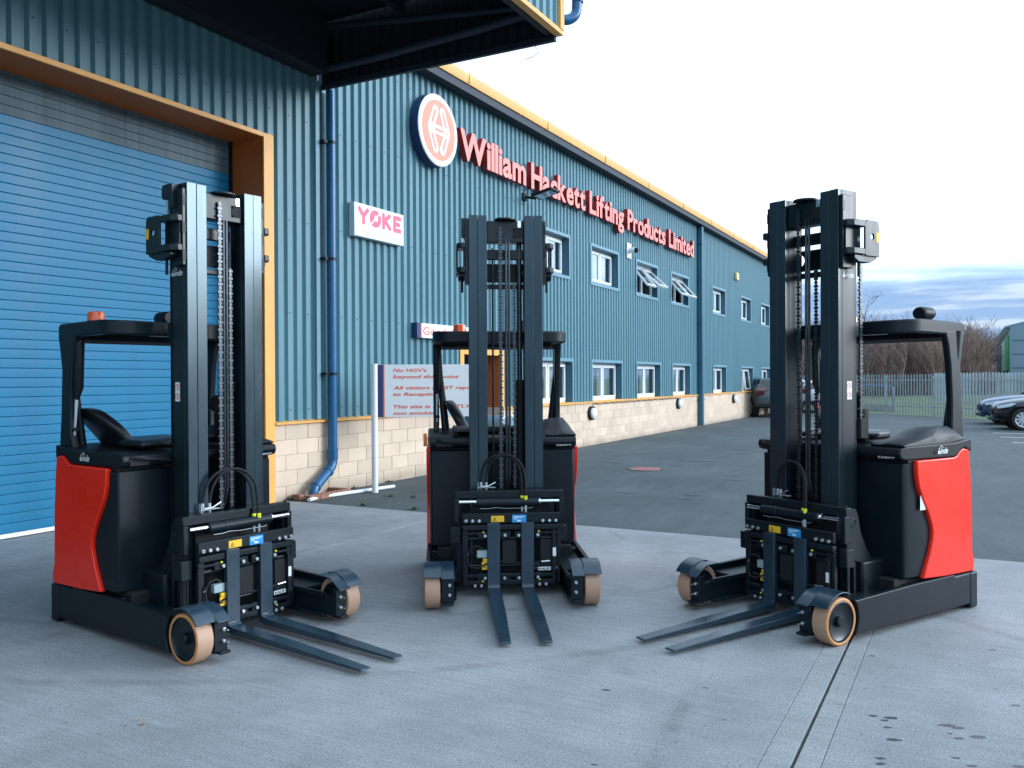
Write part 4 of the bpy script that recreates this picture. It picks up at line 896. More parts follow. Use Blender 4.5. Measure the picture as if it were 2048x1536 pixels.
    P(B().cyl((-.63, -.095, .10), (-.63, -.095, 2.72), .008, 8), 'guide_rod', 'steel_dark', bevel=0)
    P(B().cyl((-.56, .168-.01, .9), (-.56, .158, 2.88), .006, 8), 'guide_rod', 'chrome', bevel=0)
    for y in (.004, .028): P(B().tube([(-.55, y, .80), (-.50, y, .95), (-.50, y, 2.80), (-.51, y, 2.86), (-.54, y, 2.88)], .0105, 10), 'hydraulic_pipe', 'steel_dark', bevel=0)
    P(B().box(-.515, -.485, .095, .125, 2.86, 2.915), 'pulley_fork', 'chrome', bevel=.003)
    b = B().box(-.50, -.487, .06, .145, 2.78, 2.86)
    for z in (2.79, 2.85): b.cyl((-.487, .075, z), (-.478, .075, z), .008, 8)
    P(b, 'valve_block', 'black', bevel=.003)
    struct(P(chain(-.475, -.042, .80, 2.87, .036), 'lift_chain', 'steel_dark', bevel=0, smooth=0), 'stuff')
    struct(P(chain(-.52, .070, .80, 2.45, .030), 'lift_chain', 'steel_dark', bevel=0, smooth=0), 'stuff')
    for s in (1,): struct(P(chain(-.715, s*.290, 1.27, 2.47, .036, 'x'), 'lift_chain', 'steel_dark', bevel=0, smooth=0), 'stuff')
    P(B().box(-.75, -.685, .262, .312, 1.24, 1.38), 'chain_anchor', 'black', bevel=.006)
    # fork carriage and side shifter
    car = P(B().box(-.452, -.425, -.27, .30, .10, .74), 'fork_carriage', 'black', bevel=.004)
    P(B().box(-.405, -.345, -.412, .43, .742, .802), 'top_bar', 'dark', car, bevel=.007)
    P(B().cyl((-.375, .405, .80), (-.375, .405, .815), .009, 8), 'grease_nipple', 'black', car, bevel=0)
    for y0, y1 in ((-.415, -.378), (.395, .43)): P(B().box(-.40, -.33, y0, y1, .56, .745), 'end_frame', 'dark', car, bevel=.006)
    P(B().cyl((-.325, -.245, .715), (-.325, .235, .715), .034, 28), 'shift_cylinder', 'dark', car, bevel=.004)
    P(B().cyl((-.325, -.135, .715), (-.325, -.105, .715), .037, 28), 'cylinder_collar', 'dark', car, bevel=.003)
    for y0, y1 in ((-.378, -.245), (.235, .395)): P(B().cyl((-.325, y0, .72), (-.325, y1, .72), .0145, 16), 'shift_rod', 'chrome', car, bevel=0)
    P(B().lathe([(.026, 0), (.026, .008), (.016, .008)], (-.325, .24, .72), 'y', 20), 'rod_seal', 'chrome', car, bevel=0)
    P(B().tube([(-.30, -.22, .672), (-.30, -.15, .671), (-.30, -.10, .678), (-.30, -.02, .671), (-.30, .18, .672), (-.30, .19, .68)], .0018, 6), 'thin_pipe', 'galv', car, bevel=0)
    shp = P(B().box(-.292, -.262, -.355, .39, .566, .640), 'side_shifter', 'dark', bevel=.005)
    P(B().box(-.30, -.255, -.355, .39, .512, .552), 'fork_rail', 'dark', shp, bevel=.006)
    P(B().box(-.285, -.262, -.355, -.10, .478, .494), 'fork_rail', 'dark', shp, bevel=.003)
    P(B().box(-.285, -.262, .20, .39, .478, .494), 'fork_rail', 'dark', shp, bevel=.003)
    for y0, y1 in ((-.445, -.365), (.39, .455)): P(B().box(-.40, -.315, y0, y1, .405, .53), 'side_block', 'dark', shp, bevel=.006)
    for y0, y1 in ((-.355, -.31), (.335, .365), (.37, .395)): P(B().box(-.30, -.268, y0, y1, .10, .512), 'upright', 'dark', shp, bevel=.004)
    for z0, z1 in ((.150, .176), (.092, .128)): P(B().box(-.295, -.258, -.355, .34 if z0 > .1 else .36, z0, z1), 'lower_rail', 'dark', shp, bevel=.005)
    for y0, y1 in ((-.24, -.165), (-.075, .015), (.045, .115), (.20, .25)):
        for z in (.445, .125): P(B().box(-.30, -.264, y0, y1, z, z+.055), 'clamp_block', 'dark', shp, bevel=.004)
    P(B().cyl((-.30, -.335, .442), (-.30, .33, .442), .017, 16), 'clamp_cylinder', 'dark', shp, bevel=0)
    P(B().cyl((-.30, -.33, .235), (-.30, .33, .235), .011, 14), 'slide_rod', 'mast', shp, bevel=0)
    P(B().cyl((-.29, .19, .208), (-.29, .345, .208), .021, 18), 'clamp_cylinder', 'dark', shp, bevel=.002)
    P(B().box(-.30, -.27, -.05, .06, .25, .43), 'valve_plate', 'black', shp, bevel=.004)
    P(B().box(-.30, -.262, -.245, -.165, .300, .356), 'valve_cover', 'valve', shp, bevel=.005)
    P(B().box(-.31, -.28, .24, .36, .18, .43), 'dark_shield', 'black', shp, bevel=.01)
    P(B().prism([(.33, .47), (.365, .44), (.365, .20), (.34, .18), (.335, .18), (.335, .45)], 'x', -.275, -.255), 'hose_guard', 'black', shp, bevel=.003)
    # bolts
    bolt = None
    for y, z, x in [(-.327,.586,-.262),(-.277,.585,-.262),(-.227,.584,-.262),(.261,.580,-.262),(.312,.580,-.262),(.361,.580,-.262), (-.182,.470,-.262),(-.030,.473,-.262),(.076,.471,-.262),(.222,.472,-.262),
                    (-.183,.147,-.262),(-.034,.145,-.262),(.076,.145,-.262),(.222,.147,-.262),(-.26,.088,-.27),(-.211,.088,-.27),(.235,.092,-.27),(.285,.092,-.27),(-.327,.441,-.285),(.36,.215,-.275)]:
        if bolt is None:
            b = B().cyl((x, y, z), (x+.016, y, z), .0118, 14); bolt = P(b, 'bolt', 'zinc', shp, bevel=.0015); bx0 = (x, y, z)
            P(B().cyl((x+.0161, y, z), (x+.0165, y, z), .0055, 6), 'bolt_socket', 'black', shp, bevel=0)
        else:
            o = bolt.copy(); COL.objects.link(o); o.parent = shp; o.location = (x-bx0[0], y-bx0[1], z-bx0[2])
    for y, z in ((-.195,.497),(.23,.50),(-.20,.125),(.235,.13)): P(B().cyl((-.262, y, z), (-.248, y, z), .0060, 8), 'yellow_cap', 'lime', shp, bevel=0)
    def rect(name, y0, y1, z0, z1, x, m): return quadstrip(name, [[(y0, z0), (y1, z0), (y1, z1), (y0, z1)]], 'front', (x, 0, 0), m, T, .001)
    rect('yellow_sticker', -.135, -.036, .574, .621, -.2619, 'yellow')
    quadstrip('warning_triangle', [[(-.125, .580), (-.093, .580), (-.109, .612)]], 'front', (-.2608, 0, 0), 'blackprint', T, .0004)
    quadstrip('warning_triangle', [[(-.119, .5835), (-.099, .5835), (-.109, .604)]], 'front', (-.2603, 0, 0), 'yellow', T, .0003)
    quadstrip('warning_triangle', [[(-.1105, .585), (-.1075, .585), (-.1075, .598), (-.1105, .598)]], 'front', (-.2599, 0, 0), 'blackprint', T, .0003)
    rect('blue_sticker', .026, .134, .568, .626, -.2619, 'blue_st')
    quadstrip('sticker_text', [[(.035, z), (.035+w2, z), (.035+w2, z+.004), (.035, z+.004)] for z, w2 in ((.612,.088),(.604,.07),(.594,.03),(.594,.0)) if w2] + [[(.06, .578), (.09, .574), (.095, .586), (.065, .588)]], 'front', (-.2608, 0, 0), 'whiteprint', T, .0003)
    rect('white_label', .225, .322, .196, .222, -.268, 'whiteprint'); text('maker_lettering', 'KAUP', 'front', (-.2668, .232, .200), .018, 'blackprint', T, width=.082, offset=.03)
    rect('data_plate', .337, .362, .305, .372, -.2545, 'whiteprint')
    rect('yellow_arrow_sticker', -.208, -.163, .212, .270, -.2575, 'yellow'); quadstrip('arrow_mark', [[(-.196, .245), (-.180, .245), (-.188, .258)], [(-.196, .235), (-.180, .235), (-.188, .222)]], 'front', (-.2564, 0, 0), 'blackprint', T, .0004)
    P(B().box(-.275, -.255, -.20, -.155, .27, .295), 'yellow_clip', 'yellow', shp, bevel=.004)
    P(B().tube([(-.27, -.325, .33), (-.25, -.315, .345), (-.245, -.29, .385), (-.245, -.24, .395), (-.25, -.20, .37)], .007, 8), 'small_hose', 'black', shp, bevel=0)
    P(B().tube([(-.26, -.31, .34), (-.245, -.315, .28), (-.24, -.29, .235), (-.24, -.24, .225), (-.25, -.19, .25), (-.27, -.10, .275), (-.28, .0, .265), (-.27, .10, .25), (-.26, .20, .26), (-.262, .28, .268)], .007, 8), 'small_hose', 'black', shp, bevel=0)
    P(B().tube([(-.262, .25, .265), (-.262, .315, .268)], .008, 8), 'hose_fitting', 'zinc', shp, bevel=0)
    P(B().tube([(-.262, -.318, .325), (-.25, -.310, .352)], .008, 8), 'hose_fitting', 'zinc', shp, bevel=0)
    P(B().tube([(-.29, -.07+.02*math.cos(R_(a))+.02, .32+.02*math.sin(R_(a))) for a in range(-80, 100, 20)], .003, 6), 'ring_clip', 'chrome', shp, bevel=0)
    # forks
    for y0, y1 in ((-.166, -.070), (.094, .190)):
        prof = [(-.235, .570), (-.270, .570), (-.270, .10)] + [(-.235 - .035 + .05 - .05*math.cos(R_(a)), .085 - .05*math.sin(R_(a)) + .0) for a in (10, 30, 50, 70)] + [(-.20, .030), (.985, .024), (.99, .030), (.985, .036), (.35, .062), (-.185, .075), (-.215, .080), (-.232, .095), (-.235, .12)]
        b = B(); n = len(prof); ym = (y0+y1)/2
        def yy(x, s): h = (y1-y0)/2; return ym + s*(h if x < .80 else h*(1-.22*(x-.80)/.19))
        b.v = [(x, yy(x, -1), z) for x, z in prof] + [(x, yy(x, 1), z) for x, z in prof]
        b.f = [(i, (i+1) % n, (i+1) % n+n, i+n) for i in range(n)]
        # side faces as strips to keep the L shape clean
        for s0 in (0, n):
            b.f += [(s0+0, s0+1, s0+2, s0+n-1)]; b.f += [(s0+2, s0+3, s0+n-2, s0+n-1)] if False else []
            idx = [2, 3, 4, 5, 6, 7, n-5, n-4, n-3, n-2, n-1]; b.f += [tuple(s0+i for i in idx)]; b.f += [tuple(s0+i for i in [7, 8, 9, 10, 11, n-5])] if n-5 > 11 else [tuple(s0+i for i in [7, 8, 9, 10, 11])]
        fk = P(b, 'fork', 'fork', bevel=.003, smooth=30)
    # hydraulic hoses in an arch over the carriage
    for y_s, y_e, dx in ((-.203, .108, 0), (-.164, .135, .018)):
        pts = []; zc = .85
        for i in range(21):
            t_ = i/20; a = math.pi*(1-t_); ym, rr = (y_s+y_e)/2, (y_e-y_s)/2; hz_ = .225
            pts.append((-.445 + .115*t_ + dx, ym + rr*math.cos(a), zc + hz_*math.sin(a)**.8 - .09*max(0, t_-.92)/.08))
        pts += [(-.325+dx, y_e, .76), (-.325+dx, y_e, .745)]
        P(B().tube(pts, .0095, 10), 'hydraulic_hose', 'black', bevel=0, smooth=60)
        P(B().tube([(-.445+dx, y_s, .86), (-.445+dx, y_s, .815), (-.445+dx, y_s, .79)], .01, 10, [.0105, .0125, .008]), 'hose_fitting', 'zinc', bevel=0)
        P(B().cyl((-.325+dx, y_e, .735), (-.325+dx, y_e, .765), .0135, 10), 'yellow_tag', 'lime', bevel=0)
        P(B().tube([(-.325+dx, y_e, .735), (-.325+dx, y_e, .69), (-.325+dx, y_e, .64)], .009, 8), 'hose_fitting', 'zinc', bevel=0)
    b = B().box(-.45, -.42, -.23, -.225, .80, .86); b.box(-.45, -.42, -.226, -.09, .815, .82); P(b, 'hose_bracket', 'galv', bevel=0)
    P(B().tube([(-.43, -.20, .825), (-.415, -.15, .828), (-.41, -.09, .86)], .006, 6), 'hose_clip', 'zinc', bevel=0)
    return T
proto = make_truck()
TR = [(-1.5549, 5.5166, -36.7477, 'left reach truck with its seat side nearest, standing before the blue shutter door'),
      (-.0088, 6.2917, -85.5045, 'middle reach truck seen head-on, in front of the notice board'),
      (1.681, 5.8297, -145.9884, 'right reach truck, turned to the left, with a bright red side panel nearest the camera')]
DD = Vector((math.sin(yaw), math.cos(yaw), 0)); NN = Vector((DD.y, -DD.x, 0))
trucks = []
for i, (x, y, a, lab) in enumerate(TR):
    o = proto if i == 0 else copy_tree(proto)
    p = Vector((x, y, 0)); o.location = (p.dot(DD), -p.dot(NN), 0); o.rotation_euler = (0, 0, R_(a) - (math.pi/2 - yaw)); tag(o, lab, 'forklift', 'reach trucks lined up on the concrete'); trucks.append(o)
bpy.context.view_layer.update()
# extras that only one truck shows
def extra(o, tr):
    o.parent = tr; return o
b = B().prism([(-1.02, 1.21), (-.99, 1.20), (-.985, 1.14), (-.995, 1.10), (-1.015, 1.10), (-1.03, 1.16)], 'y', -.665, -.635); o = b.build('orange_handle', 'orangegrip', None, origin=(0, 0, 0), bevel=.005); extra(o, trucks[1])
for z, h in ((.76, .10), (.90, .05)):
    o = B().box(-1.00, -.90, .6155, .6165, z, z+h).build('white_notice', 'whiteprint', None, origin=(0, 0, 0), smooth=0); extra(o, trucks[2])
# ------------------------------------------------------------------ fences
pale = None
def palisade(name, p0, p1, h, label, cat, zb=0.0, pitch=.155, wdt=.07, rails=(.35, 1.5), posts=2.75, mname='galv'):
    p0, p1 = Vector((p0[0], p0[1], zb)), Vector((p1[0], p1[1], zb)); d = (p1-p0); Ln = d.length; d.normalize(); ang = math.atan2(d.y, d.x); n = Vector((-d.y, d.x, 0))
    T = thing(name, label, cat, tuple(p0)); k = 0; s = 0; src = None; extra_b = B()
    rnd2 = random.Random(5)
    while s < Ln:
        if src is None:
            b = B(); hw = wdt/2
            b.v = [(-hw, .012, .04), (-hw*.4, 0, .04), (hw*.4, 0, .04), (hw, .012, .04), (-hw, .012, h-.09), (-hw*.4, 0, h-.09), (hw*.4, 0, h-.09), (hw, .012, h-.09), (-hw*.75, .02, h), (0, .004, h-.05), (hw*.75, .02, h), (-.004, .004, h+.01)]
            b.f = [(0,1,5,4), (1,2,6,5), (2,3,7,6), (4,5,9,8), (5,6,9), (6,7,10,9), (5,9,11), (6,11,9)]
            me = bpy.data.meshes.new('pale'); me.from_pydata(b.v, [], b.f); me.materials.append(M[mname])
            o = bpy.data.objects.new('pale', me); COL.objects.link(o); src = o
        else: o = src.copy(); COL.objects.link(o)
        o.parent = T; o.location = (d.x*s, d.y*s, 0); o.rotation_euler = (R_(rnd2.uniform(-.6, .6)), 0, ang + R_(rnd2.uniform(-2, 2))); s += pitch; k += 1
    for z in rails:
        b = B(); c = [p0 + n*.03, p1 + n*.03, p1 + n*.07, p0 + n*.07]; b.add([(q.x, q.y, zb+z) for q in c] + [(q.x, q.y, zb+z+.045) for q in c], [(0,3,2,1),(4,5,6,7),(0,1,5,4),(1,2,6,5),(2,3,7,6),(3,0,4,7)]); b.build('rail', 'galv', T)
    s = .4
    while s < Ln:
        q = p0 + d*s + n*.10; b = B().box(q.x-.04, q.x+.04, q.y-.04, q.y+.04, zb, zb+h-.1); b.build('fence_post', 'galv', T); s += posts
    return T
d0 = Vector((41.95, 3.25, 0)); d1 = Vector((38.85, -.10, 0)); dd = (d1-d0).normalized()
A = d0 - dd*9; Bp = d0 + dd*13
palisade('palisade_fence', (A.x, A.y), (Bp.x, Bp.y), 1.80, 'near run of grey steel palisade fence along the edge of the asphalt yard', 'fence', pitch=.16)
r0 = dpt(1872, 50); r1 = dpt(2110, 47)
palisade('palisade_fence', (r0.x, r0.y), (r1.x, r1.y), 1.86, 'lighter grey palisade fence standing farther back on the grass, on the right', 'fence', zb=.05, pitch=.16, wdt=.085)
# blue hoop barrier
hb = thing('hoop_barrier', 'blue tubular hoop barrier in front of the palisade fence', 'barrier', (42.5, 3.2, 0))
h1 = dpt(1786, 40.5); h0 = dpt(1655, 41.5); hd = (h0-h1).normalized()
pts = [h1, h1 + Vector((0, 0, 1.05))] + [h1 + hd*(.2-.2*math.cos(R_(a))) + Vector((0, 0, 1.05+.2*math.sin(R_(a)))) for a in (20, 45, 70, 90)] + [h0 - hd*.2 + Vector((0, 0, 1.25)), h0 + Vector((0, 0, 1.05)), h0]
B().tube([tuple(p) for p in pts], .045, 10).build('hoop', 'hoopblue', hb)
h2 = h1 + hd*1.6; B().tube([tuple(h2), tuple(h2 + Vector((0, 0, 1.25)))], .04, 8).build('post', 'hoopblue', hb)
wpst = dpt(1911, 37.2); B_o = B().tube([(wpst.x, wpst.y, 0), (wpst.x, wpst.y, .95)], .045, 8).build('marker_post', 'white'); tag(B_o, 'thin white marker post in front of the fence', 'post')
k0, k1 = dpt(1640, 44), dpt(1783, 42); kd = (k1-k0).normalized(); kn = Vector((-kd.y, kd.x, 0))
b = B(); c = [k0, k1, k1+kn*.25, k0+kn*.25]; b.add([(q.x, q.y, 0) for q in c] + [(q.x, q.y, .28) for q in c], [(0,3,2,1),(4,5,6,7),(0,1,5,4),(1,2,6,5),(2,3,7,6),(3,0,4,7)])
tag(b.build('low_wall', 'kerbstone', bevel=.02), 'low pale retaining wall behind the hoop barrier', 'wall')
# parking bay lines
b = B()
for (a, c) in (((1985, 866), (2060, 868)), ((2000, 874), (2070, 876)), ((2025, 885), (2080, 887))):
    p, q = gpt(*a), gpt(*c); e = (q-p).normalized(); n = Vector((-e.y, e.x, 0))*.05; b.add([tuple(v + Vector((0, 0, .001))) for v in (p-n, q-n, q+n, p+n)], [(0, 1, 2, 3)])
struct(b.build('bay_lines', 'white', smooth=0), 'structure', 'faded white parking bay lines')

# ------------------------------------------------------------------ distant shed
sc_ = dpt(2020, 75); sa = dpt(1987, 119); sr = dpt(2160, 73)
shd = thing('distant_shed', 'grey metal shed with a green and pale panel behind the fence at the right edge', 'building', (sc_.x, sc_.y, 0))
ze = 5.9
def wallq(p, q, z0, z1, off, name, m, ze2=None):
    e = (q-p).normalized(); n = Vector((e.y, -e.x, 0)); 
    if n.dot(Vector((-sc_.x, -sc_.y, 0))) < 0: n = -n
    v = [p+n*off, q+n*off, q+n*(off-.25), p+n*(off-.25)]; zz = ze2 or z1
    return B().add([(v[0].x, v[0].y, z0), (v[1].x, v[1].y, z0), (v[2].x, v[2].y, z0), (v[3].x, v[3].y, z0), (v[0].x, v[0].y, z1), (v[1].x, v[1].y, zz), (v[2].x, v[2].y, zz), (v[3].x, v[3].y, z1)],
                   [(0,3,2,1),(4,5,6,7),(0,1,5,4),(1,2,6,5),(2,3,7,6),(3,0,4,7)]).build(name, m, shd, smooth=0)
wallq(sc_, sa, 0, ze-.05, 0, 'side_wall', 'shedgrey'); wallq(sc_, sr, 0, ze+.15, 0, 'gable_wall', 'shedgrey', ze+1.4)
sl_ = (sa-sc_); 
for k in range(1, 9): q = sc_ + sl_*(k/9); wallq(q, q + sl_*.006, 0, ze-.1, .06, 'panel_joint', 'teal_reveal')
sg = (sr-sc_)
for k in range(1, 5): wallq(sc_ + sg*.02, sr, 1.2*k, 1.2*k+.04, .05, 'panel_joint', 'teal_reveal')
wallq(sc_ + sl_*.03, sc_ + sl_*.14, 2.2, 5.3, .12, 'green_panel', 'shedgreen'); wallq(sc_ + sl_*.16, sc_ + sl_*.32, 2.2, 5.2, .12, 'pale_panel', 'shedpale')
b = B(); up = Vector((0, 0, 1)); q = [sc_ - sg.normalized()*.4, sa - sg.normalized()*.4, sa + sg*.5, sc_ + sg*1.0]
b.add([(q[0].x, q[0].y, ze), (q[1].x, q[1].y, ze), (q[2].x, q[2].y, ze+2), (q[3].x, q[3].y, ze+1.4), (q[0].x, q[0].y, ze+.16), (q[1].x, q[1].y, ze+.16), (q[2].x, q[2].y, ze+2.16), (q[3].x, q[3].y, ze+1.6)], [(0,3,2,1),(4,5,6,7),(0,1,5,4),(1,2,6,5),(2,3,7,6),(3,0,4,7)])
b.build('roof', 'shedgrey', shd, smooth=0)
lp = sc_ + sg.normalized()*1.6; B().box(lp.x-.15, lp.x+.15, lp.y-.25, lp.y+.05, 4.2, 4.45).build('wall_lamp', 'white', shd)

# ------------------------------------------------------------------ woodland: leafless trees with real twigs
def tree_segs(rs, h, spread=1.0, levels=3, up=.55, n1=9):
    segs = []
    def grow(p, d, l, r, lev):
        k = 3 if lev < 2 else 2; q = p; dirn = d
        for i in range(k):
            dirn = (dirn + Vector((rs.gauss(0, .13), rs.gauss(0, .13), rs.gauss(.03, .08)))).normalized(); q2 = q + dirn*(l/k); segs.append((q, q2, r*(1-i/k*.55), r*(1-(i+1)/k*.55)))
            if lev < levels:
                for _ in range((n1 if lev == 0 else 4) // k + (1 if rs.random() < .5 else 0)):
                    if lev == 0 and i == 0 and rs.random() < .5: continue
                    a = rs.uniform(0, 6.283); side = Vector((math.cos(a), math.sin(a), 0)); nd = (dirn*up + side*spread*rs.uniform(.35, .8) + Vector((0, 0, .25))).normalized()
                    grow(q + (q2-q)*rs.random(), nd, l*rs.uniform(.38, .62), r*.42, lev+1)
            q = q2
    grow(Vector((0, 0, 0)), Vector((0, 0, 1)), h, h*.014+.01, 0); return segs
def seg_mesh(segs, rmin):
    vs = []; fs = []
    for p, q, r1, r2 in segs:
        r1, r2 = max(r1, rmin), max(r2, rmin*.7); d = (q-p)
        if d.length < 1e-4: continue
        u = d.orthogonal().normalized(); v = d.normalized().cross(u); n = len(vs)
        for c, r in ((p, r1), (q, r2)):
            for k in range(3): a = k*2.0944; vs.append(c + (u*math.cos(a) + v*math.sin(a))*r)
        fs += [(n, n+1, n+4, n+3), (n+1, n+2, n+5, n+4), (n+2, n, n+3, n+5)]
    return np.array([tuple(v) for v in vs]), np.array(fs)
rs = random.Random(11); variants = []
for k in range(7):
    s = tree_segs(rs, 4.6, spread=.8, levels=3, n1=10); variants.append(seg_mesh(s, .011))
AV = []; AF = []; nv = 0
for i in range(430):
    dep = rs.uniform(66, 112); px = rs.uniform(1490, 1985); p = dpt(px, dep); v, f = variants[rs.randrange(7)]; a = rs.uniform(0, 6.28)
    sc1 = rs.uniform(.78, 1.06)*(.90 + (dep-66)*.0045); q = v.copy(); q[:, 0] = (v[:, 0]*math.cos(a) - v[:, 1]*math.sin(a))*sc1*1.15; q[:, 1] = (v[:, 0]*math.sin(a) + v[:, 1]*math.cos(a))*sc1*1.15; q[:, 2] = v[:, 2]*sc1
    q += np.array([p.x, p.y, 0]); AV.append(q); AF.append(f+nv); nv += len(q)
me = bpy.data.meshes.new('woodland'); AVc = np.concatenate(AV); AFc = np.concatenate(AF)
me.from_pydata(AVc.tolist(), [], AFc.tolist()); me.materials.append(M['bark']); o = bpy.data.objects.new('woodland', me); COL.objects.link(o); struct(o, 'stuff', 'band of leafless brown winter woodland beyond the fence')
# bramble and brush under the trees
b = B(); rs = random.Random(4)
AV = []; AF = []; nv = 0
bv = []
for k in range(4):
    s = []
    for j in range(60):
        a = rs.uniform(0, 6.28); d = Vector((math.cos(a)*rs.uniform(.2, .9), math.sin(a)*rs.uniform(.2, .9), rs.uniform(.3, 1))).normalized(); p = Vector((rs.gauss(0, .5), rs.gauss(0, .5), 0)); l = rs.uniform(.4, 1.5); m_ = p + d*l*.6; s += [(p, m_, .02, .014), (m_, m_ + (d + Vector((0, 0, -.4))).normalized()*l*.4, .014, .01)]
    bv.append(seg_mesh(s, .014))
for i in range(360):
    p = dpt(rs.uniform(1490, 1985), rs.uniform(62, 100)); v, f = bv[rs.randrange(4)]; q = v*rs.uniform(.9, 1.5); q = q + np.array([p.x, p.y, 0]); AV.append(q); AF.append(f+nv); nv += len(q)
me = bpy.data.meshes.new('undergrowth'); me.from_pydata(np.concatenate(AV).tolist(), [], np.concatenate(AF).tolist()); me.materials.append(M['bark2']); o = bpy.data.objects.new('undergrowth', me); COL.objects.link(o); struct(o, 'stuff', 'dark brambles along the foot of the woodland')
# one taller bare tree whose crown stands above the rest
p = dpt(1745, 60); tt = thing('bare_tree', 'taller leafless tree with fine branches showing above the wood', 'tree', (p.x, p.y, 0)); rs = random.Random(21)
sg_ = tree_segs(rs, 5.4, spread=1.35, levels=3, up=.4, n1=8)
for nm, sel in (('trunk', [s for s in sg_ if s[2] > .05]), ('crown', [s for s in sg_ if s[2] <= .05])):
    if not sel: continue
    v, f = seg_mesh(sel, .014); me = bpy.data.meshes.new(nm); me.from_pydata(v.tolist(), [], f.tolist()); me.materials.append(M['bark2']); o = bpy.data.objects.new(nm, me); COL.objects.link(o); o.parent = tt

